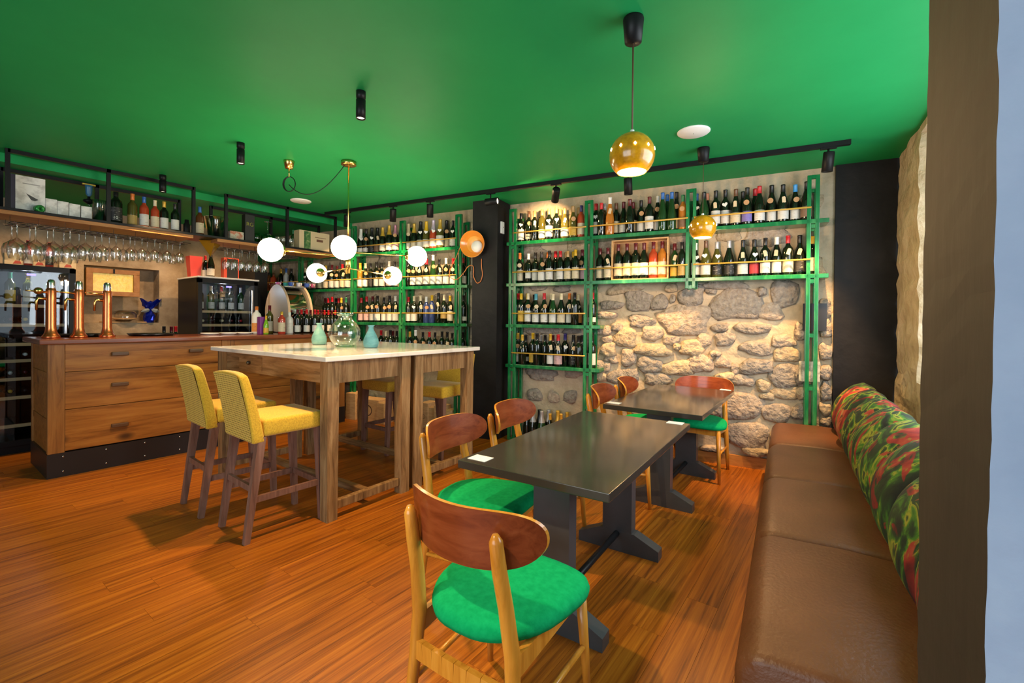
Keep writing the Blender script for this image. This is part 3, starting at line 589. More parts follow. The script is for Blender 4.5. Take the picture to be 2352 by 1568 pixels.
rowset([(692, 'navy', bo, 'dark', 'white', 'low', None), (701, 'cream', bo, 'dark', 'white', 'low', 'heart'), (711, 'navy', bo, 'dark', 'cream', 'low', None), (722, 'black', bo, 'dark', 'cream', 'low', None), (735, 'black', bo, 'dark', 'cream', 'low', None), (748, 'yellow', bo, 'dark', 'cream', 'low', None), (762, 'dark red', bo, 'dark', 'white', 'low', 'disc'), (774, 'dark red', bo, 'dark', 'white', 'low', 'disc'), (786, 'red', bo, 'dark', 'cream', 'low', 'plate'), (798, 'dark red', bo, 'dark', 'white', 'low', None)], ZS[1], "left rack's second shelf, second bay")
rowset([(827, 'yellow', bo, 'gold', 'white', 'low', None), (839, 'cream', bo, 'dark', 'white', 'low', 'disc'), (851, 'black', bo, 'dark', 'black', 'low', None), (864, 'black', bo, 'dark', 'white', 'low', 'disc'), (876, 'black', bo, 'dark', 'white', 'low', 'disc'), (893, 'silver', bo, 'dark', 'pink', 'low', None), (906, 'black', bo, 'dark', 'white', 'low', 'disc')], ZS[1], "left rack's second shelf, third bay")
rowset([(937, 'black', bo, 'dark', None, 'low', 'disc'), (949, 'black', bu, 'dark', 'white', 'low', 'disc'), (963, 'black', bu, 'dark', 'white', 'low', 'disc'), (979, 'red', bu, 'dark', 'white', 'low', 'disc'), (994, 'white', fl, 'green', 'white', 'low', 'disc'), (1008, 'black', bo, 'dark', 'white', 'low', 'plate'), (1024, 'white', bo, 'dark', 'white', 'low', 'disc'), (1040, 'red', bo, 'dark', 'white', 'low', 'disc'), (1063, 'red', bo, 'dark', 'white', 'low', None)], ZS[1], "left rack's second shelf, bay beside pillar")
rowset([(747, 'dark red', bo, 'dark', None, 'low', None), (754, 'red', bo, 'dark', 'white', 'small', None), (763, 'red', bo, 'dark', None, 'low', None), (772, 'black', bo, 'dark', 'white', 'small', 'plate'), (778, 'red', bo, 'dark', None, 'low', None, .06), (784, 'yellow', bo, 'dark', None, 'low', 'disc'), (795, 'green', bo, 'dark', 'white', 'low', None)], ZS[2], "left rack's third shelf, second bay")
rowset([(830, 'red', bu, 'dark', 'pink', 'low', None), (842, 'red', bu, 'dark', 'pink', 'low', 'disc'), (856, 'dark red', bo, 'dark', 'white', 'low', 'plate'), (867, 'black', bo, 'dark', 'white', 'low', 'disc'), (882, 'black', bo, 'dark', 'white', 'low', 'disc'), (895, 'black', bo, 'dark', 'white', 'low', 'disc'), (908, 'white', bo, 'dark', 'white', 'low', 'plate')], ZS[2], "left rack's third shelf, third bay")
rowset([(938, 'red', bo, 'dark', 'white', 'low', None), (951, 'cream', bo, 'dark', 'white', 'low', 'heart'), (966, 'cream', bo, 'dark', None, 'low', 'plate'), (979, 'white', bo, 'blue', None, 'low', 'disc'), (992, 'yellow', bo, 'blue', None, 'low', 'plate'), (1007, 'black', fl, 'dark', None, 'low', 'plate'), (1020, 'cream', bo, 'dark', 'gold', 'band', None), (1034, 'yellow', bo, 'dark', 'cream', 'tall', 'plate'), (1065, 'black', bo, 'dark', 'white', 'small', None)], ZS[2], "left rack's third shelf, bay beside pillar")
rowset([(826, 'black', bo, 'dark', None, 'low', None), (876, 'red', bo, 'dark', None, 'low', None), (887, 'cream', bo, 'dark', None, 'low', None), (894, 'black', bo, 'dark', None, 'low', None, .06), (903, 'dark red', bo, 'dark', None, 'low', None), (912, 'black', bo, 'dark', None, 'low', None)], ZS[3], "left rack's fourth shelf, third bay")
rowset([(942, 'gold', bo, 'dark', None, 'low', None), (955, 'white', bo, 'dark', None, 'low', 'disc'), (972, 'black', bo, 'dark', None, 'low', 'disc'), (987, 'red', bo, 'dark', None, 'low', None), (1000, 'black', bo, 'dark', None, 'low', 'disc'), (1016, 'black', bo, 'dark', None, 'low', None), (1028, 'black', bo, 'dark', None, 'low', 'disc'), (1038, 'black', bo, 'dark', None, 'low', None), (1064, 'black', bo, 'dark', 'white', 'low', None)], ZS[3], "left rack's fourth shelf, bay beside pillar")
# wine crate with six bottles on the second shelf
cA, cB = wall_s(onW(1405, 600, .15)), wall_s(onW(1535.5, 600, .15))
cr = thing('wine_crate', 'open pale wooden wine crate standing on the second rack shelf', 'crate', wallp(cA, .165, ZS[1]), WYAW)
cw = cB-cA; chh = .395
for nm, (x0, x1, y0, y1, z0, z1) in {'side_board': (0, .012, 0, .115, 0, chh), 'side_board.001': (cw-.012, cw, 0, .115, 0, chh), 'base_board': (.012, cw-.012, 0, .115, 0, .012), 'top_board': (.012, cw-.012, 0, .115, chh-.012, chh), 'back_board': (.012, cw-.012, .105, .115, .012, chh-.012)}.items(): ob(nm.split('.')[0], box(x0, x1, y0, y1, z0, z1), OAK, cr)
for i, (px, gl, lc) in enumerate([(1420, 'dark', 'cream'), (1440, 'dark', 'cream'), (1460, 'dark', 'cream'), (1479, 'dark', 'white'), (1500.5, 'rose', 'cream'), (1521, 'amber', 'cream')]):
    p = onW(px, 600, .118); b = bottle((p[0], p[1], ZS[1]+.0125), bo if i != 3 else bu, gl, 'dark red', lc, 'tall', None, label='%s bottle with dark red cap, %s from left inside the wine crate' % ({'dark': 'dark', 'rose': 'rose', 'amber': 'amber'}[gl], ORD[i]), group='bottles in the wine crate', sc=1.14)

# ================================================================== BAR
BX0, BX1, BY0, BY1 = -5.88, -5.137, .725, 3.40
bar = thing('bar_cabinet', 'long pine bar with wide drawers, brown pulls and black studded plinth', 'bar counter')
ob('carcass', box(BX0, BX1-.03, BY0+.03, BY1-.01, .2, 1.08), PINE, bar)
ob('corner_post', box(BX1-.05, BX1, BY0, BY0+.10, .195, 1.08, .003), PINEV, bar)
ob('stile', box(BX1-.04, BX1-.002, 1.985, 2.105, .195, 1.08, .003), PINEV, bar)
ob('stile', box(BX1-.04, BX1-.002, BY1-.08, BY1, .195, 1.08, .003), PINEV, bar)
ob('end_panel', box(BX0+.06, BX1-.05, BY0+.012, BY0+.035, .195, 1.08), PINE, bar)
ob('end_post', box(BX0, BX0+.06, BY0, BY0+.04, .195, 1.08, .003), PINEV, bar)
for z in (.42, .80): ob('end_rail', box(BX0+.06, BX1-.05, BY0+.004, BY0+.03, z, z+.05, .003), PINE, bar)
hnd = box(-.006, .028, -.058, .058, -.016, .016, .006)
for (y0, y1, hs) in ((BY0+.102, 1.983, (.30, .80)), (2.107, BY1-.082, (.25, .78))):
    for (z0, z1, zh) in ((.853, 1.078, .985), (.545, .848, .718), (.205, .540, .36)):
        d = ob('drawer_front', box(BX1-.03, BX1-.004+random.uniform(-.002, .003), y0, y1, z0, z1, .003), PINE, bar)
        for q in hs: ob('pull', hnd, mat('brown_pull', (.10, .045, .018), .4), d, (BX1, y0+(y1-y0)*q, zh))
pl = ob('plinth', box(BX0+.02, BX1+.004, BY0-.004, BY1, 0, .195), mat('plinth_black_steel', (.012, .010, .010), .42), bar)
stud = sphere(.008, 8, 4)
y = BY0+.09
while y < BY1-.05:
    for z in (.045, .165): ob2('stud', stud, STEEL, pl, (BX1+.005, y, z))
    y += .268
tag(ob('counter_top', box(BX0-.03, BX1+.035, BY0-.05, BY1+.03, 1.08, 1.122, .008), REDWOOD), 'red brown polished wooden worktop covering the whole bar', 'worktop')
# back counter with low cupboard line behind the bar is hidden; wine fridges
def fridge(name, label, y0, y1, ztop, shelves, xf=-6.3, xb=-6.95, zb=0.):
    t = thing(name, label, 'wine fridge', (0, 0, 0))
    bm = bmesh.new(); b_box(bm, xb, xf-.05, y0, y0+.03, zb, ztop); b_box(bm, xb, xf-.05, y1-.03, y1, zb, ztop); b_box(bm, xb, xb+.03, y0, y1, zb, ztop); b_box(bm, xb, xf-.05, y0, y1, ztop-.035, ztop); b_box(bm, xb, xf-.05, y0, y1, zb, zb+.08)
    ob('cabinet', mesh('c', bm), BLACK, t)
    bm = bmesh.new()
    b_box(bm, xf-.045, xf, y0, y0+.045, zb+.08, ztop-.01); b_box(bm, xf-.045, xf, y1-.045, y1, zb+.08, ztop-.01); b_box(bm, xf-.045, xf, y0, y1, ztop-.055, ztop-.01); b_box(bm, xf-.045, xf, y0, y1, zb+.08, zb+.13)
    d = ob('door_frame', mesh('d', bm), BLACK, t)
    ob('pane', box(xf-.022, xf-.016, y0+.045, y1-.045, zb+.13, ztop-.055), PANE, d)
    ob('handle', box(xf, xf+.02, y1-.085, y1-.065, zb+.3, ztop-.12, .004), STEEL, d); ob('display', box(xf-.0155, xf-.0145, (y0+y1)/2-.03, (y0+y1)/2+.03, ztop-.10, ztop-.082), mat('blue_display', (.05, .05, .9), .4, emit=4., emit_col=(.12, .10, 1)), t)
    for z in shelves:
        ob('shelf_front', box(xf-.11, xf-.085, y0+.05, y1-.05, z-.03, z), mat('fridge_shelf_wood', (.66, .44, .22), .5), t)
        ob('shelf_rack', box(xb+.04, xf-.11, y0+.05, y1-.05, z-.018, z-.008), BLACK, t)
    light(name+'_led', 'POINT', (xf-.2, (y0+y1)/2, ztop-.09), 5., (.75, .85, 1), shadow_soft_size=.03)
    return t
fridge('wine_fridge', 'tall black glass-door wine fridge at left end behind the taps', .47, 1.09, 1.795, (1.42, 1.234, 1.048, .891, .717, .539, .27))
fridge('wine_fridge', 'black glass-door wine fridge beside the espresso machine', 2.17, 2.86, 1.79, (1.398, 1.228, 1.06), zb=.0)
tag(ob('fridge_top_panel', box(-6.96, -6.28, 2.16, 2.87, 1.792, 1.812, .004), WHITE), 'thin white panel lying on the fridge beside the espresso machine', 'panel')
kk = 0
for (yy, gl, cap, lc) in ((.55, 'olive', 'gold', 'white'), (.66, 'olive', 'green', 'yellow'), (.78, 'olive', 'gold', 'cream'), (.93, 'green', 'black', 'white')):
    bottle((-6.50, yy, 1.421), bo, gl, cap, lc, 'tall', None, label='%s wine bottle with %s cap upright on top shelf inside left fridge' % (('pale olive', 'olive', 'light olive', 'green')[kk], cap), group='upright bottles in left fridge', yaw=0.); kk += 1
kk = 0
for (yy, gl, cap, lc) in ((2.25, 'dark', 'black', 'white'), (2.37, 'olive', 'cream', 'white'), (2.49, 'dark', 'red', 'white'), (2.60, 'dark', 'black', 'white'), (2.72, 'green', 'silver', 'white')):
    bottle((-6.47, yy, 1.399), bo, gl, cap, lc, 'low', None, label='wine bottle, %s from left on top shelf inside fridge beside espresso machine' % ORD[kk], group='upright bottles in the right fridge', yaw=0.); kk += 1
def lying(pos, cap, label, group):
    b = ob2('wine_bottle', B_ME[bo], GL['dark'], None, pos, (0, R(90), 0)); tag(b, label, 'bottle', group); ob2('capsule', CAP_ME[bo], capmat(cap), b)
for si, z in enumerate((1.234, 1.048, .891, .717, .539)):
    for j, yy in enumerate((.56, .66, .76, .86, .97)):
        if (si+j) % 5 == 3: continue
        lying((-6.77, yy, z+.041), random.choice(['black', 'gold', 'white', 'dark red', 'yellow']), 'wine bottle lying %s from left on %s shelf inside left fridge' % (ORD[j], ORD[si+1]), 'bottles lying in the left fridge')
for si, z in enumerate((1.228, 1.06)):
    for j, yy in enumerate((2.27, 2.38, 2.49, 2.60, 2.71)):
        lying((-6.74, yy, z+.041), random.choice(['red', 'cream', 'black', 'dark red']), 'wine bottle lying %s from left on %s shelf inside fridge beside espresso machine' % (ORD[j], ORD[si+1]), 'bottles lying in the right fridge')
tag(ob('black_cabinet', box(-6.92, -6.42, 2.875, 3.04, 0, 2.0), BLACK), 'narrow tall black cabinet between the right fridge and the left rack', 'cabinet')
# beer taps
tapprof = [(.0, 0), (.058, 0), (.060, .008), (.058, .018), (.048, .03), (.040, .05), (.034, .085), (.0335, .30), (.034, .40), (.030, .415), (.024, .425), (.0, .426)]
for i, (px, pyb) in enumerate(((117, 0), (181, 0), (246, 0))):
    p = onX(px, 770, -5.42); t = thing('beer_tap', 'copper beer tap column on the bar, %s' % ('nearest the bar end', 'in the middle of three', 'furthest from the bar end')[i], 'beer tap', (-5.42, p[1], 1.123), 0, 'copper beer taps')
    ob('column', lathe(tapprof, 20), COPPER, t)
    ob('cap', lathe([(.026, .42), (.026, .47), (.022, .488), (.012, .495), (0, .496)], 14), STEEL, t)
    ob('spout', tube([(-.01, -.03, .33), (-.01, -.075, .335), (-.01, -.085, .31), (-.01, -.085, .235)], [.013, .012, .011, .008], 8), BRASS, t)
    ob('lever', tube([(0, -.03, .385), (0, -.10, .392), (0, -.15, .395)], [.010, .008, .006], 6), BRASS, t)
    if i == 0: ob('valve_cluster', sphere(.03, 10, 6), BRASS, t, (0, -.075, .395))
for i, (px, r_, X_) in enumerate(((197, .20, -5.71), (348, .19, -5.62))):
    p = onX(px, 770, X_); tag(ob('serving_tray', lathe([(0, 0), (r_-.02, 0), (r_, .022), (r_+.004, .022), (r_-.016, -.004+.004), (0, .003)], 28), mat('black_tray', (.01, .01, .011), .25), None, (X_, p[1], 1.124)), ('round black serving tray at the foot of the beer taps', 'round black serving tray on the bar right of the taps')[i], 'tray')
# items on the counter
def counter_bottle(px, X_, kd, gl, cap, lc, lk, lb, sc=1., name='bottle', cat='bottle'):
    p = onX(px, 765, X_); return bottle((X_, p[1], 1.123), kd, gl, cap, lc, lk, None, name=name, label=lb, cat=cat, sc=sc)
GL['milk'] = mat('white_bottle_plastic', (.75, .74, .70), .35); GL['greenlit'] = mat('bright_green_bottle', (.16, .40, .02), .08, coat=.3); GL['pump'] = mat('translucent_plastic', (.66, .64, .62), .3)
counter_bottle(589, -5.55, 'spirit', 'milk', 'orange', 'orange', 'low', 'white plastic bottle with orange cap on the bar', 1.22)
tag(ob('drink_carton', box(-.035, .035, -.035, .035, 0, .20, .004), mat('purple_carton', (.17, .02, .22), .5), None, (-5.45, onX(601, 765, -5.45)[1], 1.123)), 'small purple and brown drink carton on the bar', 'carton')
counter_bottle(611, -5.38, bu, 'greenlit', 'yellow', 'yellow', 'low', 'small bright green bottle with yellow cap on the bar', .70)
counter_bottle(619, -5.58, bo, 'olive', 'dark red', 'white', 'tall', 'olive bottle with dark red cap behind the green bottle', 1.10)
counter_bottle(647, -5.36, 'spirit', 'red', 'gold', 'cream', 'tall', 'red liqueur bottle with gold cap and cream label on the bar', 1.0)
t = counter_bottle(665, -5.42, 'spirit', 'pump', 'white', 'white', 'tall', 'translucent pump dispenser bottle with white label on the bar', .98)
for i, px in enumerate((683, 692, 704, 713, 723, 730, 738, 745, 754, 762, 770)):
    counter_bottle(px, (-5.42, -5.55)[i % 2] if px < 745 else -5.62, bo, 'dark', 'red' if i % 3 else 'dark red', 'white' if i % 2 == 0 else None, 'low', 'dark wine bottle with red capsule, %s from left in bar-end cluster' % ORD[i], .97, 'wine_bottle')
for i, (px, cap) in enumerate(((384, 'black'), (401, 'dark red'), (411, 'red'))):
    p = onX(px, 760, -5.95); bottle((-6.05, p[1], .90), bo, 'dark', cap, None, 'low', None, label='bottle neck with %s cap showing behind the bar below the fridge' % cap, group='bottles standing behind the bar')
tag(ob('back_counter', box(-6.9, -5.98, 1.12, 2.15, .0, .898, .004), mat('dark_back_counter', (.03, .025, .022), .5)), 'dark low counter behind the bar below the niche', 'counter')
pl_prof = [(0, 0), (.05, 0), (.085, .012), (.088, .014), (.05, .005), (0, .004)]
for i, px in enumerate((487, 530, 565)):
    p = onX(px, 765, -5.5); tag(ob2('saucer_stack', lathe([(0, 0), (.05, 0), (.088, .012), (.088, .022), (.07, .016), (0, .014)], 20), mat('white_china', (.8, .8, .78), .2), None, (-5.55, p[1], 1.123)), 'white china plate on the bar, %s of three from left' % ORD[i], 'plate', 'white plates on the bar')
# espresso machine
em = thing('espresso_machine', 'rounded espresso machine with cream end panels and chrome body behind the bar', 'coffee machine', (-5.97, 0, 0))
yA = onX(632, 700, -6.0)[1]; yB = 3.24
egg = []
for k in range(32):
    a = 2*math.pi*k/32; rx = .30; rz = .31; z = math.sin(a)*rz; xx = math.cos(a)*rx*(1-.16*math.sin(a)); egg.append((xx, z))
def plate(y, th):
    bm = bmesh.new(); A = [bm.verts.new((x, y, z)) for x, z in egg]; B = [bm.verts.new((x, y+th, z)) for x, z in egg]; n = len(egg); bm.faces.new(A); bm.faces.new(B)
    for k in range(n): bm.faces.new((A[k], A[(k+1) % n], B[(k+1) % n], B[k]))
    return mesh('plate', bm)
CREAM = mat('cream_enamel', (.58, .44, .30), .4)
zc_m = 1.44
ob('end_panel', plate(yA, .03), CREAM, em, (0, 0, zc_m)); ob('end_panel', plate(yB, .03), CREAM, em, (0, 0, zc_m))
bm = bmesh.new(); rr_ = []
for yy in (yA+.03, yB):
    rr_.append([bm.verts.new((x*.86, yy, z*.86)) for x, z in egg])
for k in range(32): bm.faces.new((rr_[0][k], rr_[0][(k+1) % 32], rr_[1][(k+1) % 32], rr_[1][k]))
ob('chrome_body', mesh('cb', bm, True), mat('polished_chrome', (.62, .60, .52), .08, 1.), em, (0, 0, zc_m))
ob('cup_tray', box(-.17, .17, yA+.03, yB, .27, .285), STEEL, em, (0, 0, zc_m))
ob('base', box(-.25, .04, yA+.05, yB-.03, 1.0, zc_m-.24), BLACK, em)
tag(ob('machine_stand', box(-6.27, -5.93, 2.30, 3.22, 0, .998), mat('dark_back_counter', (.03, .025, .022), .5)), 'dark counter behind the bar carrying the espresso machine', 'counter')
cup_me = lathe([(0, .004), (.022, 0), (.03, .012), (.037, .045), (.0375, .052), (.034, .046), (.026, .014), (0, .010)], 14)
cuph = tube([(.033, 0, .043), (.05, 0, .042), (.056, 0, .03), (.05, 0, .018), (.03, 0, .012)], .0045, 6)
for i, (px, py, c, nm) in enumerate(((644, 640, (.55, .12, .30), 'pink'), (662, 655, (.05, .42, .36), 'turquoise'), (679, 655, (.75, .42, .02), 'yellow'), (697, 655, (.02, .03, .20), 'navy'), (663, 666, (.05, .12, .50), 'blue and white'), (681, 666, (.55, .58, .66), 'white and blue'), (699, 668, (.04, .10, .42), 'dark blue'), (712, 663, (.50, .10, .22), 'magenta'))):
    p = onX(px, 660, -5.95); zz_ = zc_m+.287 + (0.055 if i < 4 else 0); xx_ = -6.00 + (.0 if i < 4 else .115)
    cu = ob2('espresso_cup', cup_me, mat('cup_'+nm.replace(' ', '_'), c, .2, coat=.4), None, (xx_, p[1], zz_ if i >= 4 else zc_m+.287), (0, 0, random.uniform(-.3, .6)), (1.05,)*3)
    tag(cu, '%s espresso cup on top of the espresso machine' % nm, 'cup', 'cups on the espresso machine'); ob2('handle', cuph, WHITE, cu)

# ------------------------------------------------------------------ hanging shelf over the bar
HX0, HX1, HZ = -5.76, -5.34, 2.165
hs = thing('hanging_shelf', 'long black steel shelf with wooden underside hung over the bar', 'shelf')
ob('shelf_plate', box(HX0, HX1, -.4, 3.40, HZ-.022, HZ, .002), BLACK, hs)
SHW = wood('shelf_underside_wood', (.22, .09, .02), (.36, .16, .045), (.46, .23, .08), (10, .7, 10), 2.5, .5)
ob('wood_board', box(HX0+.03, HX1-.015, -.3, 1.80, HZ-.052, HZ-.022), SHW, hs); ob('wood_board', box(HX0+.03, HX1-.015, 2.02, 3.39, HZ-.052, HZ-.022), SHW, hs)
def frame(y0, ym, y1):
    bm = bmesh.new(); t_ = .028
    for X_, zt in ((HX1-t_, ZC), (HX0, ZC-.072)):
        for yy in (y0, ym, y1): b_box(bm, X_, X_+t_, yy-t_/2, yy+t_/2, HZ, zt-.001)
        b_box(bm, X_, X_+t_, y0, y1, zt-.03, zt-.001)
    return ob('steel_frame', mesh('fr', bm), BLACK, hs)
frame(.53, onX(250, 440, HX1)[1], 1.80); frame(2.10, onX(661, 500, HX1)[1], 3.39)
gprof_b = [(0, 0), (.036, 0), (.036, -.002), (.006, -.006), (.0038, -.012), (.0038, -.085), (.012, -.096), (.036, -.115), (.044, -.145), (.041, -.180), (.034, -.208)]
gprof_s = [(0, 0), (.033, 0), (.033, -.002), (.005, -.006), (.0035, -.012), (.0035, -.085), (.010, -.093), (.029, -.112), (.033, -.140), (.030, -.168), (.026, -.188)]
gme_b, gme_s = lathe(gprof_b, 14), lathe(gprof_s, 14)
bm = bmesh.new()
rackz = HZ-.095
def wire_rack(y0, y1):
    bm = bmesh.new()
    for X_ in (HX0+.08, HX0+.17, HX0+.25, HX0+.34): b_tube(bm, [(X_, y0, rackz-.004), (X_, y1, rackz-.004)], .003, 5)
    yy = y0
    while yy <= y1+.01:
        for X_ in (HX0+.08, HX0+.34): b_tube(bm, [(X_, yy, rackz-.004), (X_, yy, HZ-.05)], .0015, 4)
        yy += .16
    return ob('glass_rack', mesh('gr', bm), BLACK, hs)
wire_rack(.55, 1.80); wire_rack(2.10, 2.95)
for i, px in enumerate((33, 75, 116, 154, 189, 226, 259, 291, 318, 347, 376, 405)):
    for j, X_ in enumerate((HX0+.125, HX0+.295)):
        p = onX(px, 520, HX0+.21)
        tag(ob2('wine_glass', gme_b if i < 6 else gme_s, WGLASS, None, (X_, p[1]+(j-.5)*.012, rackz), (0, 0, 0), (1.42,)*3 if i < 4 else (1.22,)*3 if i < 8 else (1.12,)*3), 'stemmed wine glass hanging upside down, %s from left in %s row of left rack' % (ORD[i], ('back', 'front')[j]), 'wine glass', 'glasses hanging under the bar shelf')
gme_t = lathe([(0, 0), (.030, 0), (.030, -.002), (.005, -.006), (.0035, -.012), (.0035, -.095), (.009, -.102), (.024, -.120), (.0275, -.145), (.0255, -.172), (.022, -.195)], 14)
for i, px in enumerate((517, 534, 551, 568, 586, 604)):
    for j, X_ in enumerate((HX0+.125, HX0+.295)):
        p = onX(px+(5 if j else 0), 570, X_)
        tag(ob2('wine_glass', gme_t, WGLASS, None, (X_, p[1], rackz), (0, 0, 0), (1.12,)*3), 'stemmed wine glass hanging upside down, %s from left in %s row of right rack' % (ORD[i], ('back', 'front')[j]), 'wine glass', 'glasses hanging under the bar shelf')
# things standing on the hanging shelf
def shelf_y(px, X_=-5.52): return onX(px, 500, X_)[1]
GREYCARD = noisy('white_printed_card', [(.42, (.50, .49, .47)), (.55, (.74, .73, .71)), (.8, (.80, .79, .77))], 12., rough=.55)
bx = thing('gift_box', 'large white illustrated gift box with dark edge on the bar shelf', 'box', (-5.50, shelf_y(62), HZ+.001))
gy0, gy1 = shelf_y(35, -5.445)-shelf_y(62), shelf_y(104, -5.445)-shelf_y(62)
ob('lid', box(-.055, .055, gy0, gy1, 0, .29, .002), GREYCARD, bx); ob('dark_edge', box(-.056, .056, gy0-.025, gy0-.001, 0, .29), mat('dark_violet_card', (.015, .01, .03), .5), bx)
dr = ob('printed_ship', flat([(gy0+.06, .15), (gy1-.04, .11), (gy1-.06, .095), (gy0+.09, .10)], .0006), mat('dark_ink', (.05, .05, .05), .6), bx, (.0555, 0, 0))
ob('printed_title', box(0, .0006, gy0+.04, gy1-.03, .225, .233), mat('grey_ink', (.35, .34, .33), .6), bx, (.0555, 0, 0))
tag(ob('ribbon_roll', lathe([(.012, -.02), (.03, -.02), (.03, .02), (.012, .02), (.012, -.02)], 16), mat('green_ribbon', (.03, .26, .05), .25, .3), None, (-5.40, shelf_y(90, -5.40), HZ+.031), (0, R(90), R(25))), 'small green metallic ribbon roll in front of the large white box', 'ribbon')
cys = [shelf_y(q, -5.44) for q in (118, 145, 172, 199)]
for i, px in enumerate((119, 145, 172, 199)):
    tag(ob('card_box', box(-.05, .05, -(cys[1]-cys[0])/2+.0006, (cys[1]-cys[0])/2-.0006, 0, .135-.006*i, .002), GREYCARD, None, (-5.49, cys[i], HZ+.001)), 'small white printed card box, %s from left in the row of four' % ORD[i], 'box', 'small white boxes on the bar shelf')
sh = thing('wine_dispenser', 'tall wine pourer with blue and yellow top behind the white boxes', 'pourer', (-5.60, shelf_y(204, -5.6), HZ+.001))
ob('flask', lathe([(0, 0), (.04, 0), (.05, .06), (.045, .10), (.01, .14), (.01, .17)], 14), WGLASS, sh); ob('valve', lathe([(.01, .17), (.04, .19), (.04, .205), (.01, .22), (.01, .24)], 12), BLACK, sh); ob('stem', lathe([(.01, .24), (.022, .26), (.026, .32), (.03, .34), (.0, .345)], 10), mat('blue_plastic', (.04, .16, .30), .3), sh); ob('rim', box(-.012, .012, -.045, .045, .342, .352), mat('yellow_plastic', (.6, .42, .03), .4), sh)
tag(ob('mixing_glass', lathe([(0, .006), (.045, .004), (.048, 0), (.05, .17), (.052, .2), (.048, .2), (.044, .01), (0, .01)], 18), WGLASS, None, (-5.50, shelf_y(229, -5.5), HZ+.001)), 'tall clear mixing glass beside the frame post on the bar shelf', 'glass')
tag(ob('cocktail_shaker', lathe([(0, 0), (.035, 0), (.045, .16), (.047, .17), (0, .172)], 18), STEEL, None, (-5.62, shelf_y(228, -5.62), HZ+.001)), 'polished steel cocktail shaker behind the mixing glass', 'shaker')
SB = [(266, 'spirit', 'dark', 'black', 'black', 'tall', 'squat dark port bottle with white lettering on the bar shelf', 1.16), (304, bo, 'olive', 'orange', 'gold', 'low', 'amber spirit bottle with orange cap and gold label on the bar shelf', 1.03), (331, bo, 'rose', 'blue', 'white', 'tall', 'spirit bottle with blue cap and white label on the bar shelf', 1.0), (356, bo, 'rose', 'cream', 'cream', 'tall', 'slim spirit bottle with cream cap and label on the bar shelf', .95), (377, bo, 'dark', 'gold', 'white', 'tall', 'dark bottle with gold cap and white label on the bar shelf', .96), (402, bo, 'dark', 'black', 'white', 'tall', 'dark bottle with black cap and white label on the bar shelf', .95), (459, bo, 'brown', 'blue', 'cream', 'tall', 'cognac bottle with dark blue cap beyond the first frame', 1.0)]
for i, (px, kd, gl, cap, lc, lk, lb, sc) in enumerate(SB):
    b = bottle((-5.50, shelf_y(px, -5.5), HZ+.001), kd, gl, cap, lc, lk, None, name='spirit_bottle', label=lb, sc=sc, yaw=-.25)
    if i == 0: text_part('number', '10', .032, WHITE, b, (.0445, 0, .05), (R(90), 0, R(90)), .0004)
tag(ob('black_flask', lathe([(0, 0), (.025, 0), (.03, .01), (.03, .10), (.02, .115), (.018, .15), (0, .152)], 12), BLACK, None, (-5.5, shelf_y(429, -5.5), HZ+.001)), 'small black flask on the bar shelf near the frame corner', 'flask')
ib = thing('ice_bucket', 'clear flared ice bucket with a steel shaker inside on the bar shelf', 'bucket', (-5.50, shelf_y(497, -5.5), HZ+.001))
ob('bucket', lathe([(0, .004), (.075, 0), (.115, .22), (.118, .222), (.112, .218), (.07, .01), (0, .01)], 22), WGLASS, ib); ob('shaker', lathe([(0, .012), (.032, .012), (.042, .20), (.043, .215), (0, .215)], 16), STEEL, ib)
tag(ob('card_box', box(-.045, .045, -.07, .07, 0, .10, .003), noisy('tea_box_card', [(.4, (.45, .12, .06)), (.55, (.55, .5, .4)), (.7, (.2, .2, .18))], 18.), None, (-5.5, shelf_y(541, -5.5), HZ+.001)), 'small patterned tea box in a clear case on the bar shelf', 'box')
bb = tag(ob('bottle_box', box(-.045, .045, -.05, .05, 0, .31, .002), mat('black_card', (.012, .012, .013), .4), None, (-5.5, shelf_y(570, -5.5), HZ+.001)), 'tall black bottle box with gold monogram on the bar shelf', 'box')
text_part('monogram', 'RG', .06, BRASS, bb, (.0455, 0, .2), (R(90), 0, R(90)))
for i, px in enumerate((590, 607, 624)):
    tag(ob('tumbler', lathe([(0, .006), (.034, .002), (.036, 0), (.04, .115), (.037, .115), (.033, .01), (0, .01)], 14), thin_glass('green_patterned_glass', (.45, .78, .42), .12), None, (-5.48, shelf_y(px, -5.48), HZ+.001)), 'green patterned tumbler on the bar shelf, %s of three from left' % ORD[i], 'tumbler', 'green tumblers')
cs = thing('coupe_stack', 'upside-down stemmed coupe glass behind the green tumblers', 'glass', (-5.62, shelf_y(615, -5.62), HZ+.30)); ob('coupe', lathe([(0, 0), (.04, 0), (.04, -.003), (.005, -.008), (.004, -.13), (.02, -.14), (.06, -.17), (.07, -.19)], 16), WGLASS, cs); ob('foot_ring', lathe([(.068, -.30), (.07, -.19)], 16), WGLASS, cs)
for i, px in enumerate((640, 652, 668)):
    tag(ob('snifter', lathe([(0, 0), (.03, 0), (.005, .006), (.005, .03), (.03, .045), (.04, .08), (.03, .12)], 14), WGLASS, None, (-5.48, shelf_y(px, -5.48), HZ+.001)), 'clear snifter glass near the frame post, %s from left' % ORD[i], 'glass', 'snifters')
bottle((-5.58, shelf_y(674, -5.58), HZ+.001), bo, 'green', 'green', 'cream', 'low', None, name='spirit_bottle', label='green bottle just left of the pale wooden liqueur box', sc=.8)
wb2 = thing('liqueur_box', 'pale wooden liqueur box with green printed side on the bar shelf', 'box', (-5.48, (shelf_y(682, -5.48)+shelf_y(751, -5.48))/2, HZ+.001))
hl = (shelf_y(751, -5.48)-shelf_y(682, -5.48))/2
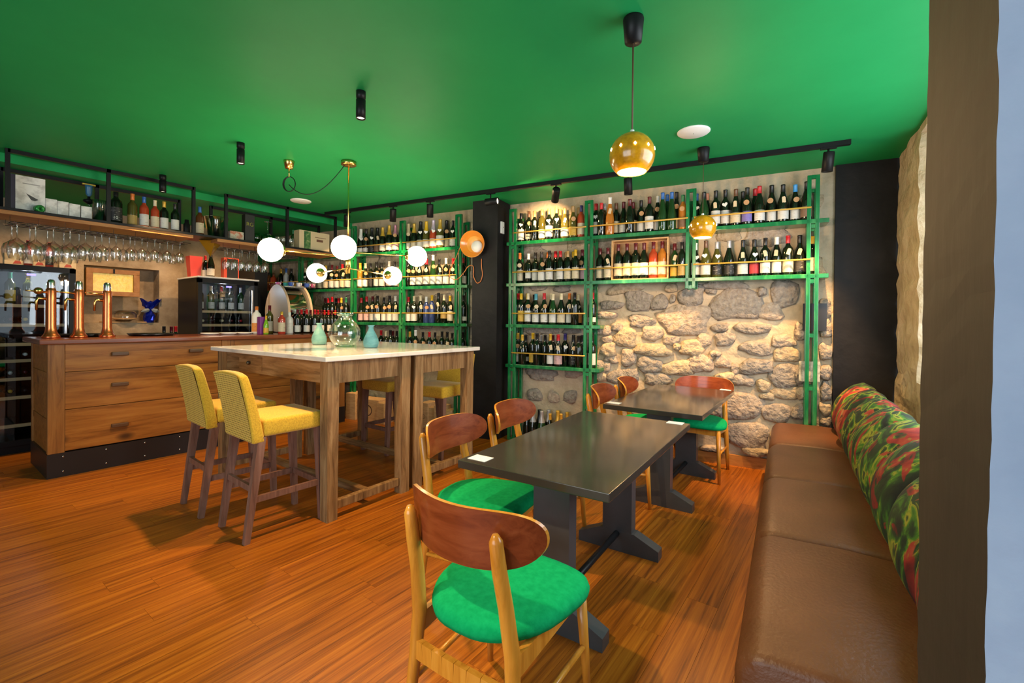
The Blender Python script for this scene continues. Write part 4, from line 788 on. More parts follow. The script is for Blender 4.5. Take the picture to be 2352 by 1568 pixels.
ob('crate_body', box(-.07, .06, -hl, hl, 0, .235, .002), mat('pale_wood_card', (.60, .48, .30), .6), wb2); ob('green_print', box(.0605, .0612, -hl+.06, -hl*.28, .006, .228), noisy('green_print', [(.4, (.02, .10, .03)), (.55, (.10, .22, .06)), (.7, (.45, .40, .25))], 22.), wb2); ob('brand_bar', box(.0605, .0612, hl*.12, hl*.55, .115, .145), mat('brown_ink', (.16, .07, .04), .6), wb2); ob('fine_print', box(.0605, .0612, -.02+hl*.1, hl*.75, .165, .172), mat('brown_ink', (.16, .07, .04), .6), wb2)
ap = thing('amber_pendant', 'amber glass pyramid lamp hanging under the black shelf', 'lamp', (-5.60, onX(484, 560, -5.6)[1], HZ-.026)); ob('shade', lathe([(.115, 0), (.10, -.02), (.0, -.165)], 4, smooth=False), mat('amber_faceted_glass', (.26, .14, .008), .08, coat=.6), ap); ob('rod', tube([(0, 0, 0), (0, 0, -.02)], .006), BLACK, ap)
# on the fridges
XB = -6.55
gb = [(37, .10, (.66, .52, .34)), (88, .08, (.66, .52, .34)), (153, .075, (.66, .52, .34))]
for i, (px, hw, c) in enumerate(gb):
    p = onX(px, 605, XB); o = tag(ob('pate_box', box(-.06, .06, -hw/1.2, hw/1.2, 0, .115, .002), mat('cream_card', (.64, .52, .33), .55), None, (XB, p[1], 1.796)), 'cream card box with red print on left fridge, %s from left' % ORD[i], 'box', 'cream boxes on the left fridge')
    ob('red_print', flat([(-.03, 0), (.03, .005), (.02, .03), (-.012, .033)], .0006), mat('red_ink', (.45, .07, .04), .5), o, (.0605, 0, .015))
for i, px in enumerate((64, 113)):
    p = onX(px, 605, XB+.08); bottle((XB+.09, p[1], 1.796), bo, 'red', 'dark red', ('white', 'black')[i], 'tall', None, label=('red wine-coloured bottle with pale label on the left fridge', 'red wine-coloured bottle with black label on the left fridge')[i], sc=.82)
p = onX(417, 630, -6.62); tag(ob('ice_bag', lathe([(0, 0), (.075, 0), (.095, .20), (.10, .26), (.07, .25), (.06, .02), (0, .01)], 4, R(45), R(405), False), mat('red_leatherette', (.50, .035, .025), .35), None, (-6.62, 2.235, 1.813)), 'red open-topped gift bag on the fridge beside the niche', 'bag')
bottle((-6.55, 2.335, 1.813), bo, 'dark', 'red', 'white', 'low', None, label='dark bottle with red cap right behind the red gift bag', sc=.9); bottle((-6.45, 2.36, 1.813), bu, 'dark', 'black', 'white', 'low', None, label='dark bottle with black cap beside the red gift bag', sc=1.05)
gx = tag(ob('gift_carton', box(-.05, .05, -.09, .09, 0, .27, .002), mat('red_card', (.48, .06, .03), .4), None, (-6.5, 2.60, 1.813)), 'red and black upright gift carton on the fridge', 'box'); ob('black_front', box(.0505, .0512, -.055, .075, .01, .26), mat('black_card', (.012, .012, .013), .4), gx)
# niche contents
nf = thing('framed_window_panel', 'small wooden frame with amber glass given a glow leaning in the niche', 'frame', (XL-.05, 0, 0))
fy0, fy1 = onX(198, 640, XL)[1], onX(321, 650, XL)[1]; fz0, fz1 = 1.56, 1.885
for (a, b, c_, d_) in ((fy0, fy1, fz0, fz0+.055), (fy0, fy1, fz1-.055, fz1), (fy0, fy0+.06, fz0+.055, fz1-.055), (fy1-.06, fy1, fz0+.055, fz1-.055)): ob('frame_rail', box(0, .05, a, b, c_, d_, .004), wood('frame_wood', (.25, .11, .03), (.38, .18, .06), (.46, .24, .09), (4, 4, 4), 3.), nf)
ob('amber_pane', box(.012, .022, fy0+.06, fy1-.06, fz0+.055, fz1-.055), AMBER, nf); ob('latch', box(.05, .06, (fy0+fy1)/2-.008, (fy0+fy1)/2+.008, fz1-.05, fz1), BLACK, nf)
cb_ = thing('cake_dome', 'clear domed dish on a wooden board in the niche', 'dish', (XL-.06, onX(290, 720, XL)[1], NZ0)); ob('board', box(-.10, .07, -.22, .22, 0, .014), OAK, cb_); ob('plate', lathe([(0, .05), (.04, .016), (.15, .06), (0, .056)], 20), OAK, cb_); ob('dome', lathe([(.12, .062), (.12, .11), (.10, .14), (.05, .155), (0, .156)], 20), WGLASS, cb_)
bf = thing('wrapped_bottle', 'gift bottle wrapped in shiny blue foil with a silver bow in the niche', 'bottle', (XL-.02, onX(344, 720, XL)[1], NZ0+.001)); FOIL = noisy('blue_foil', [(.3, (.0, .01, .25)), (.6, (.01, .03, .55)), (.8, (.10, .18, .85))], 9., rough=.15, metal=.5)
_fm = lathe([(0, 0), (.045, .0), (.055, .03), (.06, .09), (.045, .13), (.026, .155), (.05, .19), (.085, .235), (.10, .28), (.06, .262), (.02, .25), (0, .25)], 14, smooth=False)
_rf = random.Random(3)
for _v in _fm.vertices:
    _k = .10 if _v.co.z < .15 else .28
    _m = 1+_rf.uniform(-_k, _k); _v.co.x *= _m; _v.co.y *= _m; _v.co.z += _rf.uniform(-.006, .006) if .01 < _v.co.z < .2 else (_rf.uniform(-.03, .035) if _v.co.z >= .2 else 0)
ob('foil', _fm, FOIL, bf); ob('base_cap', lathe([(0, -.0005), (.042, -.0005), (.042, .012), (0, .012)], 12), WHITE, bf)
for s_ in (-1, 1): ob('bow', lathe([(0, -.05), (.03, -.01), (.022, .03), (0, .045)], 6, smooth=False), mat('silver_ribbon', (.55, .62, .68), .25, .5), bf, (.05, .05*s_, .155), (R(70)*s_, 0, 0))

# ================================================================== HIGH TABLE
HT_C = (-3.446, 2.337); HT_Y = R(1.5)
def htab(label, yc):
    t = thing('bar_table', label, 'table', (HT_C[0]-yc*math.sin(HT_Y), HT_C[1]+yc*math.cos(HT_Y), 0), HT_Y, 'rustic high tables')
    hw, hd = .775, .35; lg = .085
    for sx in (-1, 1):
        for sy in (-1, 1):
            ob('leg', beam((sx*(hw-lg/2), sy*(hd-lg/2), 0), (sx*(hw-lg/2), sy*(hd-lg/2), 1.035), .075, .075, lg, lg), RUSTIC, t)
    for sy in (-1, 1):
        ap_ = ob('apron', box(-hw+lg, hw-lg, sy*(hd-.05)-.014, sy*(hd-.05)+.014, .885, 1.03), RUSTICH, t)
        if sy < 0:
            d = ob('drawer', box(-.47, -.12, -(hd-.05)-.020, -(hd-.05)-.006, .905, 1.015, .002), RUSTICH, ap_); ob('knob', sphere(.016, 10, 6), mat('old_iron', (.12, .11, .10), .4, .8), d, (-.295, -(hd-.05)-.032, .962))
    for sx in (-1, 1):
        ob('side_apron', box(sx*(hw-.05)-.014, sx*(hw-.05)+.014, -hd+lg, hd-lg, .885, 1.03), RUSTIC, t)
        ob('side_stretcher', box(sx*(hw-.045)-.022, sx*(hw-.045)+.022, -hd+lg, hd-lg, .06, .115, .004), RUSTIC, t)
    ob('long_stretcher', box(-hw+.06, hw-.06, -.025, .025, .065, .11, .004), RUSTICH, t)
    return t
htab('rustic elm high table under the marble slab, nearer one with drawer', -.375); htab('rustic elm high table under the marble slab, further one towards the racks', .375)
tag(ob('marble_slab', box(-.815, .815, -.765, .765, 1.037, 1.07, .006), MARBLE, None, (HT_C[0], HT_C[1], 0), (0, 0, HT_Y)), 'white veined marble slab lying across the two high tables', 'tabletop')
GLZ = noisy('celadon_ceramic', [(.3, (.10, .25, .24)), (.5, (.17, .38, .35)), (.75, (.30, .48, .40))], 7., (1, 1, 2.5), rough=.5, bmp=.2)
GLZ2 = noisy('turquoise_ceramic', [(.3, (.07, .20, .24)), (.5, (.11, .33, .38)), (.75, (.22, .44, .46))], 7., (1, 1, 2.5), rough=.5, bmp=.2)
vp_ = [(0, .003), (.05, 0), (.06, .008), (.066, .04), (.062, .075), (.045, .115), (.026, .15), (.021, .165), (.021, .182), (.031, .196), (.027, .197), (.017, .182), (.015, .14), (0, .14)]
p = onZ(733, 791, 1.071); tag(ob('vase', lathe(vp_, 22), GLZ, None, (p[0], p[1], 1.0715)), 'pale green ceramic bottle vase left of the glass demijohn', 'vase')
p = onZ(852, 798, 1.071); tag(ob('vase', lathe(vp_, 22), GLZ2, None, (p[0], p[1], 1.0715), (0, 0, 0), (.95,)*3), 'turquoise ceramic bottle vase right of the glass demijohn', 'vase')
p = onZ(792, 796, 1.071)
dj = thing('demijohn', 'round clear green-tinted glass demijohn between the two vases', 'demijohn', (p[0], p[1], 1.0715))
ob('glass_body', lathe([(0, .012), (.05, .006), (.066, 0), (.088, .02), (.118, .06), (.130, .105), (.124, .15), (.10, .195), (.07, .225), (.056, .245), (.054, .27), (.066, .278), (.066, .285), (.050, .285)], 30), thin_glass('green_tinted_glass', (.86, .95, .86), .10), dj)
ob('base_rim', lathe([(.066, .0), (.084, .012), (.07, .018), (0, .014)], 24), thin_glass('thick_green_glass', (.45, .75, .5), .15), dj); ob('neck_ring', lathe([(.058, .262), (.072, .274), (.070, .288), (.054, .29), (.058, .262)], 24), thin_glass('aqua_glass', (.55, .80, .72), .2), dj)

# ------------------------------------------------------------------ bar stools
def rounded_block(x0, x1, y0, y1, z0, z1, bev, mtx=None):
    bm = bmesh.new(); b_box(bm, x0, x1, y0, y1, z0, z1)
    bmesh.ops.bevel(bm, geom=bm.edges[:], offset=bev, segments=4, affect='EDGES', profile=.5)
    if mtx is not None: bmesh.ops.transform(bm, matrix=mtx, verts=bm.verts[:])
    return mesh('blk', bm, True)
ST = {}
def stool(label, loc, rz):
    t = thing('bar_stool', label, 'bar stool', (*loc, 0), rz, 'mustard bar stools')
    if not ST:
        ST['seat'] = rounded_block(-.205, .205, -.15, .235, .605, .71, .022)
        bm = bmesh.new(); nx, nz = 8, 8; F_, B_ = [], []
        for k in range(nz+1):
            zf = k/nz; z = .575+.415*zf; rf, rb = [], []
            for i in range(nx+1):
                u = i/nx*2-1; wd_ = .205-.012*zf; tz = .012*(u*u) if k == nz else 0
                y = -.175 - .085*zf**1.3 + .012*(1-u*u)*zf
                rf.append(bm.verts.new((u*wd_, y+.035-.010*zf, z-.014*abs(u)**3*(zf > .99)))); rb.append(bm.verts.new((u*wd_, y-.035+.010*zf, z-.014*abs(u)**3*(zf > .99))))
            F_.append(rf); B_.append(rb)
        for g in (F_, B_):
            for a, b in zip(g, g[1:]):
                for i in range(nx): bm.faces.new((a[i], a[i+1], b[i+1], b[i]))
        for i in range(nx): bm.faces.new((F_[0][i], F_[0][i+1], B_[0][i+1], B_[0][i])); bm.faces.new((F_[-1][i], F_[-1][i+1], B_[-1][i+1], B_[-1][i]))
        for k in range(nz): bm.faces.new((F_[k][0], F_[k+1][0], B_[k+1][0], B_[k][0])); bm.faces.new((F_[k][-1], F_[k+1][-1], B_[k+1][-1], B_[k][-1]))
        bm.normal_update(); bmesh.ops.recalc_face_normals(bm, faces=bm.faces[:])
        sharp = [e for e in bm.edges if len(e.link_faces) == 2 and e.calc_face_angle() > .6]
        bmesh.ops.bevel(bm, geom=sharp, offset=.012, segments=3, affect='EDGES', profile=.5)
        ST['back'] = mesh('back', bm, True)
        bm = bmesh.new(); rows = []
        for k in range(9):
            zf = k/8; z = .585+.392*zf; row = []
            for i in range(9):
                u = i/8*2-1; wd_ = .192-.012*zf; row.append(bm.verts.new((u*wd_, -.175-.085*zf**1.3+.012*(1-u*u)*zf-.035+.010*zf-.0022, z)))
            rows.append(row)
        for a, b in zip(rows, rows[1:]):
            for i in range(8): bm.faces.new((a[i], a[i+1], b[i+1], b[i]))
        ST['panel'] = mesh('panel', bm, True)
        for nm, x, yt, yb in (('lb', -.18, -.155, -.235), ('rb', .18, -.155, -.235), ('lf', -.18, .20, .225), ('rf', .18, .20, .225)): ST[nm] = beam((x*1.0, yb, 0), (x, yt, .61), .032, .032, .046, .046)
        ST['side'] = beam((0, -.205, 0), (0, .213, 0), .02, .036); ST['cross'] = beam((-.17, 0, 0), (.17, 0, 0), .02, .036)
    ob('seat', ST['seat'], YELLOWFAB, t); ob('backrest', ST['back'], YELLOWFAB, t); ob('patterned_back_panel', ST['panel'], DASHFAB, t)
    for nm in ('lb', 'rb', 'lf', 'rf'): ob('leg', ST[nm], STOOLW, t)
    for x in (-.18, .18): ob('side_rail', ST['side'], STOOLW, t, (x, 0, .245 if x else 0))
    ob('front_rail', ST['cross'], STOOLW, t, (0, .213, .245)); ob('rear_rail', ST['cross'], STOOLW, t, (0, -.20, .31))
    return t
stool('mustard bar stool with patterned back, nearer of two on near side', (-2.953, 1.445), R(-2)); stool('mustard bar stool with patterned back, further left on near side', (-3.55, 1.43), R(-3))
stool('mustard bar stool tucked under far side of table, left one', (-3.72, 3.02), R(181)); stool('mustard bar stool tucked under far side of table, right one', (-3.09, 3.08), R(186))
# wooden wine boxes on the floor below the left rack
for i, (px, wd_, hh, of) in enumerate(((818, .17, .34, .20), (858, .36, .28, .17), (886, .12, .26, .22), (985, .12, .32, .20), (1003, .12, .27, .18), (1017, .11, .30, .20), (1032, .10, .25, .2))):
    p = onW(px, 900, of); wbx = tag(ob('wine_box', box(-wd_/2, wd_/2, -.10, .10, 0, hh, .003), OAK, None, (p[0], p[1], 0), (0, 0, WYAW)), 'wooden wine box on the floor under left rack, %s from left' % ORD[i], 'wine box', 'wooden wine boxes')
    if i in (1, 3, 5):
        bm = bmesh.new(); r_ = .07 if i == 1 else .025
        for k in range(20):
            a0, a1 = 2*math.pi*k/20, 2*math.pi*(k+1)/20
            bm.faces.new([bm.verts.new((q*math.cos(a), -.1008, hh/2+q*math.sin(a))) for q, a in ((r_, a0), (r_, a1), (r_*.82, a1), (r_*.82, a0))])
        ob('branded_ring', mesh('ring', bm), mat('burnt_brand', (.06, .03, .015), .7), wbx)
p = onW(799, 900, .25); bottle((p[0], p[1], 0), bo, 'dark', 'red', 'white', 'low', None, label='dark bottle on the floor at the end of the bar')

# ================================================================== DINING TABLES AND CHAIRS
def ztable(label, corners):
    c = [onZ(px, py, .718) for px, py in corners]
    cen = sum(c)/4; yaw = math.atan2((c[2]-c[1])[1], (c[2]-c[1])[0])-math.pi/2
    yaw2 = math.atan2((c[3]-c[0])[1], (c[3]-c[0])[0])-math.pi/2; yaw = (yaw+yaw2)/2
    t = thing('dining_table', label, 'table', (cen[0], cen[1], 0), yaw, 'dark metal dining tables')
    hw, hl = .335, .648
    ob('table_top', box(-hw, hw, -hl, hl, .685, .718, .003), ZINC, t)
    foot = [(-.235, 0), (-.235, .055), (-.10, .115), (.10, .115), (.235, .055), (.235, 0)]
    for sy in (-1, 1):
        yc = sy*(hl-.245)
        bm = bmesh.new()
        b_box(bm, -.085, .085, yc-.035, yc+.035, .10, .685)
        ob('pedestal', mesh('ped', bm), ZINCLEG, t)
        bm = bmesh.new(); A = [bm.verts.new((x, yc-.036, z)) for x, z in foot]; B = [bm.verts.new((x, yc+.036, z)) for x, z in foot]; bm.faces.new(A); bm.faces.new(B)
        for k in range(6): bm.faces.new((A[k], A[(k+1) % 6], B[(k+1) % 6], B[k]))
        ob('foot', mesh('foot', bm), ZINCLEG, t)
    ob('tie_bar', tube([(0, -(hl-.245), .10), (0, hl-.245, .10)], .017, 12), BLACK, t)
    return t, cen, yaw
t1, c1, y1 = ztable('dark grey metal dining table nearest the viewer, reflective top', [(1056, 1053.7), (1403.5, 1132), (1582.6, 970), (1336.5, 946)])
t2, c2, y2 = ztable('dark grey metal dining table near the stone wall', [(1387, 925.8), (1614.9, 955.7), (1687, 896), (1505.8, 883)])
card = box(-.034, .034, -.045, .045, 0, .0012)
for (px, py, lb, yw) in ((1104, 1052, 'small white card at left corner of the nearest table', y1), (1551, 971, 'small white card at far right corner of the nearest table', y1), (1411, 925, 'small white card at left corner of the table near wall', y2), (1667, 895, 'small white card at far corner of the table near wall', y2)):
    p = onZ(px, py, .7185); tag(ob2('table_card', card, noisy('printed_white_card', [(.40, (.60, .60, .60)), (.5, (.82, .82, .80))], 160., rough=.5), None, (p[0], p[1], .7185), (0, 0, yw+R(90))), lb, 'card', 'cards on the tables')
CHM = {}
def chair_meshes():
    # seat cushion
    n = 40; outl = []
    for k in range(n):
        a = 2*math.pi*k/n; ca, sa = math.cos(a), math.sin(a)
        e = .54 if sa > 0 else .66; x = math.copysign(abs(ca)**e, ca); y = math.copysign(abs(sa)**e, sa)
        wx = .226 + .032*y - .030*max(0, -y)**2; outl.append((x*wx, y*.222 + (.0 if y > 0 else -.012*(1-x*x))))
    bm = bmesh.new(); rings = []
    for sc, z in ((.90, .425), (.985, .432), (1.0, .448), (.975, .464), (.90, .476), (.70, .484), (.35, .488)): rings.append([bm.verts.new((x*sc, y*sc, z)) for x, y in outl])
    for A, B in zip(rings, rings[1:]):
        for k in range(n): bm.faces.new((A[k], A[(k+1) % n], B[(k+1) % n], B[k]))
    bm.faces.new(rings[0][::-1]); bm.faces.new(rings[-1]); CHM['seat'] = mesh('seat', bm, True)
    # curved back panel
    bm = bmesh.new(); nx = 36; nz = 5; th = .012; F_, B_ = [], []
    for i in range(nx+1):
        u = math.sin(math.pi/2*(-1+2*i/nx)); cf, cb2 = [], []
        for j in range(nz+1):
            v = -1+2*j/nz; x, yb, z = back_pt(u, v); cf.append(bm.verts.new((x, yb+th/2, z))); cb2.append(bm.verts.new((x, yb-th/2, z)))
        F_.append(cf); B_.append(cb2)
    for g in (F_, B_):
        for p_, q_ in zip(g, g[1:]):
            for j in range(nz): bm.faces.new((p_[j], p_[j+1], q_[j+1], q_[j]))
    CHM['back'] = mesh('back', bm, True)
def back_pt(u, v):
    W_, Hh, rad = .248, .083, .335
    hgt = Hh*max(0., 1-abs(u)**4.6)**(1/2.1) + .0015; x = u*W_; z = .727 + .008*u*u + v*hgt*(1. if v > 0 else .95)
    return x, -.262 + rad - math.sqrt(rad*rad-x*x) - .10*(z-.727), z
def rim_mesh():
    bm = bmesh.new(); nx = 36; th = .0126; loop = []
    us = [math.sin(math.pi/2*(-1+2*i/nx)) for i in range(nx+1)]
    for u, v in [(u, 1) for u in us] + [(u, -1) for u in us[::-1]]:
        x, yb, z = back_pt(u, v*1.006); loop.append((bm.verts.new((x, yb+th/2, z)), bm.verts.new((x, yb-th/2, z))))
    n = len(loop)
    for k in range(n): bm.faces.new((loop[k][0], loop[(k+1) % n][0], loop[(k+1) % n][1], loop[k][1]))
    return mesh('rim', bm)
chair_meshes(); CHM['rim'] = rim_mesh()
for sx, nm in ((-1, 'l'), (1, 'r')):
    CHM['post'+nm] = tube([(sx*.190, -.255, 0), (sx*.186, -.232, .12), (sx*.180, -.212, .30), (sx*.172, -.205, .42), (sx*.163, -.225, .56), (sx*.158, -.247, .66), (sx*.156, -.262, .745), (sx*.156, -.265, .765)], [.0125, .0155, .020, .0225, .021, .0205, .0185, .008], 12)
    CHM['front'+nm] = tube([(sx*.205, .205, 0), (sx*.198, .190, .20), (sx*.186, .172, .435)], [.011, .015, .019], 12)
    CHM['srail'+nm] = beam((sx*.172, -.195, .385), (sx*.184, .172, .415), .020, .060, .020, .042)
    CHM['str'+nm] = tube([(sx*.184, -.222, .21), (sx*.197, .188, .235)], .0095, 8)
CHM['frail'] = beam((-.18, .172, .405), (.18, .172, .405), .02, .05)
bm = bmesh.new(); pr_ = None
for k in range(8):
    u0, u1 = -1+k/4, -1+(k+1)/4; f_ = lambda u: (u*.176, -.214-.02*(1-u*u), .31+.015*(1-u*u)); b_beam(bm, f_(u0), f_(u1), .018, .055)
CHM['brail'] = mesh('brail', bm)
def chair(label, loc, face):
    t = thing('dining_chair', label, 'chair', (loc[0], loc[1], 0), face, 'teak backed dining chairs')
    ob('seat', CHM['seat'], GREENFAB, t); b = ob('backrest', CHM['back'], TEAK, t); ob('edge_band', CHM['rim'], HONEY, b)
    for nm in ('postl', 'postr', 'frontl', 'frontr'): ob('leg', CHM[nm], HONEY, t)
    for nm in ('sraill', 'srailr'): ob('side_rail', CHM[nm], HONEY, t)
    for nm in ('strl', 'strr'): ob('stretcher', CHM[nm], HONEY, t)
    ob('front_rail', CHM['frail'], HONEY, t); ob('rear_rail', CHM['brail'], HONEY, t)
    return t
chair('green seated teak chair with its back to the viewer, nearest of all', (-.878, 1.165), R(2))
def chair_at(label, pl_, pr_, zt, face, back=.222):
    """back panel seen between two pixels at height zt"""
    A, B = onZ(*pl_, z=zt), onZ(*pr_, z=zt); c = (A+B)/2
    dx, dy = -math.sin(face), math.cos(face)
    return chair(label, (c[0]+dx*back, c[1]+dy*back), face)
chair_at('green seated teak chair on left side of the nearest table, closer one', (952, 1010), (1104, 990), .725, R(-82))
chair_at('green seated teak chair on left side of the nearest table, further one', (1114, 962), (1219, 950), .725, R(-80))
chair_at('teak backed chair left of table near wall, closer one', (1338, 914), (1412, 906), .725, R(-80))
chair_at('teak backed chair left of table near wall, further one', (1406, 893), (1461, 887), .725, R(-80))
chair('green seated teak chair against the stone wall at far table end', (-1.02, 4.145), R(181))

# ================================================================== BENCH
BD = np.array([.0885, -1., 0]); BD /= np.linalg.norm(BD); BYAW = math.atan2(-BD[0], BD[1]) if False else math.atan2(BD[0], -BD[1])
# local frame: +Y runs from near end to far wall, X from front edge to the back
b0 = np.array([-.50+.0, 4.43, 0])            # front edge at the far wall
bench_yaw = math.atan2(BD[0], -BD[1])        # rotation taking +Y to -BD
Lb = 3.16
near = b0 + BD*Lb
be = thing('banquette', 'long brown leather banquette with jungle print back along right wall', 'bench', (near[0], near[1], 0), bench_yaw)
def cushion(y0, y1, rnd0=.012, rnd1=.012):
    prof = [(.015, .0), (0, .06), (-.002, .36)]
    for k in range(7): a = math.pi - k*math.pi/12; prof.append((.075+.077*math.cos(a), .398+.075*math.sin(a)))
    prof += [(.30, .480), (.52, .470), (.60, .46), (.60, 0)]
    ys = [(y0, .022), (y0+.008, .008), (y0+.03, 0), (y1-.03, 0), (y1-.008, .008), (y1, .022)]
    bm = bmesh.new(); rows = []
    for y, ins in ys:
        rows.append([bm.verts.new((x+(ins if x < .45 and z < .46 else 0), y, z-(ins if z > .30 else 0))) for x, z in prof])
    for a, b in zip(rows, rows[1:]):
        for k in range(len(prof)-1): bm.faces.new((a[k], a[k+1], b[k+1], b[k]))
    bm.faces.new(rows[0]); bm.faces.new(rows[-1][::-1]); return mesh('cushion', bm, True)
for i in range(4): o = ob('seat_cushion', cushion(Lb*i/4+.001, Lb*(i+1)/4-.001), LEATHER, be); smooth_angle(o, 50)
ep = ob('end_panel', box(.10, .52, -.010, .004, .05, .38, .004), PANELLEATHER, be)
for (a, b) in (((.085, .035), (.085, .395)), ((.085, .395), (.535, .395)), ((.535, .395), (.535, .035)), ((.535, .035), (.085, .035))): ob('piping', tube([(a[0], -.004, a[1]), (b[0], -.004, b[1])], .009, 8), LEATHER, ep)
# channelled back
nC = 8; wC = Lb/nC
bm = bmesh.new(); nu, nv = 18, 12; grid = []
for i in range(nu+1):
    a = -math.pi*.5 + math.pi*i/nu; row = []
    for j in range(nv+1):
        v = -1+2*j/nv; cv = max(0, 1-abs(v)**2.0)**.5
        t_ = i/nu; 
        zloc = .450 + .415*t_; lean = .085*t_; sn = max(0., math.sin(math.pi*(.06+.94*t_)))
        bulge = .070*sn**.7 + .085*cv*sn**.45
        ztop = zloc - (.05*(1-cv)*(t_-.6)/.4 if t_ > .6 else 0)
        row.append(bm.verts.new((.52+lean-bulge, v*wC*.53 + .05*(t_-.5)+.04*math.sin(math.pi*t_), ztop)))
    grid.append(row)
for a, b in zip(grid, grid[1:]):
    for j in range(nv): bm.faces.new((a[j], a[j+1], b[j+1], b[j]))
# rear side
top = grid[-1]; rear = [bm.verts.new((.66, v.co.y, v.co.z-.03)) for v in top]; low = [bm.verts.new((.64, v.co.y, .455)) for v in grid[0]]
for j in range(nv): bm.faces.new((top[j], top[j+1], rear[j+1], rear[j])); bm.faces.new((rear[j], rear[j+1], low[j+1], low[j]))
CHAN = mesh('channel', bm, True)
for i in range(nC): ob('back_channel', CHAN, FLORAL, be, (0, wC*(i+.5), 0))
ob('back_frame', box(.62, .68, 0, Lb, .3, .80), BLACK, be)

# ================================================================== LAMPS
def spot(parent_name, loc, target, energy, size=55, blend=.6, r=.03, col=WARM): return light(parent_name, 'SPOT', loc, energy, col, target, spot_size=R(size), spot_blend=blend, shadow_soft_size=r)
for i, (px, py, tgt, en) in enumerate(((829, 210, (-2.1, 1.95, 0), 140), (553, 328, (-3.9, 1.5, 0), 115), (374, 402, (-5.35, 1.6, .6), 80))):
    p = onZ(px, py, ZC); t = thing('ceiling_spot', 'black cylindrical ceiling spotlight, %s' % ('nearest the viewer', 'middle of three', 'above the bar shelf')[i], 'spotlight', (p[0], p[1], ZC), 0, 'ceiling spots')
    ob('mount', lathe([(.0, -.001), (.027, -.001), (.027, -.04), (.022, -.042), (.022, -.05), (0, -.05)], 18), BLACK, t); ob('body', lathe([(0, -.05), (.027, -.05), (.027, -.158), (.024, -.158), (.022, -.145)], 18), BLACK, t); ob('lens', lathe([(0, -.15), (.0225, -.15)], 16), SPOTLENS, t)
    spot('ceiling_spot_light', (p[0], p[1], ZC-.165), tgt, en, 84, .5)
# unseen spots added behind the bar shelf to brighten the plaster wall
for yy in (.75, 1.65, 2.5): spot('back_bar_added_light', (-6.25, yy, ZC-.085), (-7.0, yy, .9), 38, 100, .6)
light('added_near_fill_light', 'SPOT', (-1.25, -.15, ZC-.17), 120, (1, .74, .46), (-.75, 1.15, 0), spot_size=R(50), spot_blend=.6, shadow_soft_size=.03)  # unseen spot added to brighten the near floor and chair, no fixture
# track
tA, tB = onZ(748, 491, ZC-.02), onZ(1954, 327, ZC-.02)
trk = thing('track_light', 'long black ceiling track in front of the bottle racks', 'track', (0, 0, 0)); ob('rail', beam((tA[0], tA[1], ZC-.018), (tB[0], tB[1], ZC-.018), .036, .034), BLACK, trk)
tdir = (tB-tA)/np.linalg.norm(tB-tA)
def on_track(px):
    lo, hi = 0., 1.
    for _ in range(40):
        m = (lo+hi)/2; q = tA+(tB-tA)*m - EYE
        if CX+F_PX*(q@RIGHT)/(q@FWD) < px: lo = m
        else: hi = m
    return tA+(tB-tA)*m
def wt(px, py, off=0.): return onW(px, py, off)
TS = [(797, (770, 760), 65), (903, (890, 690), 80), (988, (990, 700), 80), (1127, (1300, 640), 20), (1277, (1258, 535), 62), (1443, (1490, 1010), 190), (1903, (1760, 1010), 190)]
for i, (px, tg_, en) in enumerate(TS):
    p = on_track(px); t = thing('track_spot', 'black cylinder spotlight on the ceiling track, %s from left' % ORD[i], 'spotlight', (p[0], p[1], ZC-.035), 0, 'track spotlights')
    tgt = wt(*tg_) if i != 3 else np.array([p[0]+.8, p[1]+.18, ZC-.13])
    ob('adaptor', box(-.05, .05, -.014, .014, -.012, 0), BLACK, t, (0, 0, 0), (0, 0, WYAW)); ob('stem', tube([(0, 0, -.01), (0, 0, -.05)], .007, 8), BLACK, t)
    head = Vector((0, 0, -.09)); d = (Vector(tgt) - (Vector((p[0], p[1], ZC-.035))+head)).normalized()
    dd = d if i == 3 else Vector((d.x*.45, d.y*.45, min(d.z, -.3))).normalized()
    rot = dd.to_track_quat('-Z', 'Y').to_euler()
    ob('head', lathe([(0, .055), (.034, .055), (.036, .05), (.036, -.085), (.032, -.085), (.030, -.07)], 20), BLACK, t, tuple(head), rot); ob('lens', lathe([(0, -.072), (.0305, -.072)], 16), SPOTLENS, t, tuple(head), rot)
    src = Vector((p[0], p[1], ZC-.035)) + head + dd*.092
    spot('track_spot_light', tuple(src), tuple(tgt), en, col=(1, .56, .22) if i > 4 else WARM, size=66 if i < 5 else 60, blend=.6)
# ceiling discs
for px, py, lb in ((1593, 304, 'round white ceiling speaker plate near the pendants'), (691, 462, 'round white ceiling speaker plate near the brass chandelier')):
    p = onZ(px, py, ZC-.006); t = tag(ob('ceiling_plate', lathe([(0, -.008), (.10, -.006), (.108, 0), (.108, .006)], 30), WHITE, None, (p[0], p[1], ZC-.006)), lb, 'ceiling plate'); ob('screw', sphere(.004, 6, 4), STEEL, t, (0, 0, -.008))
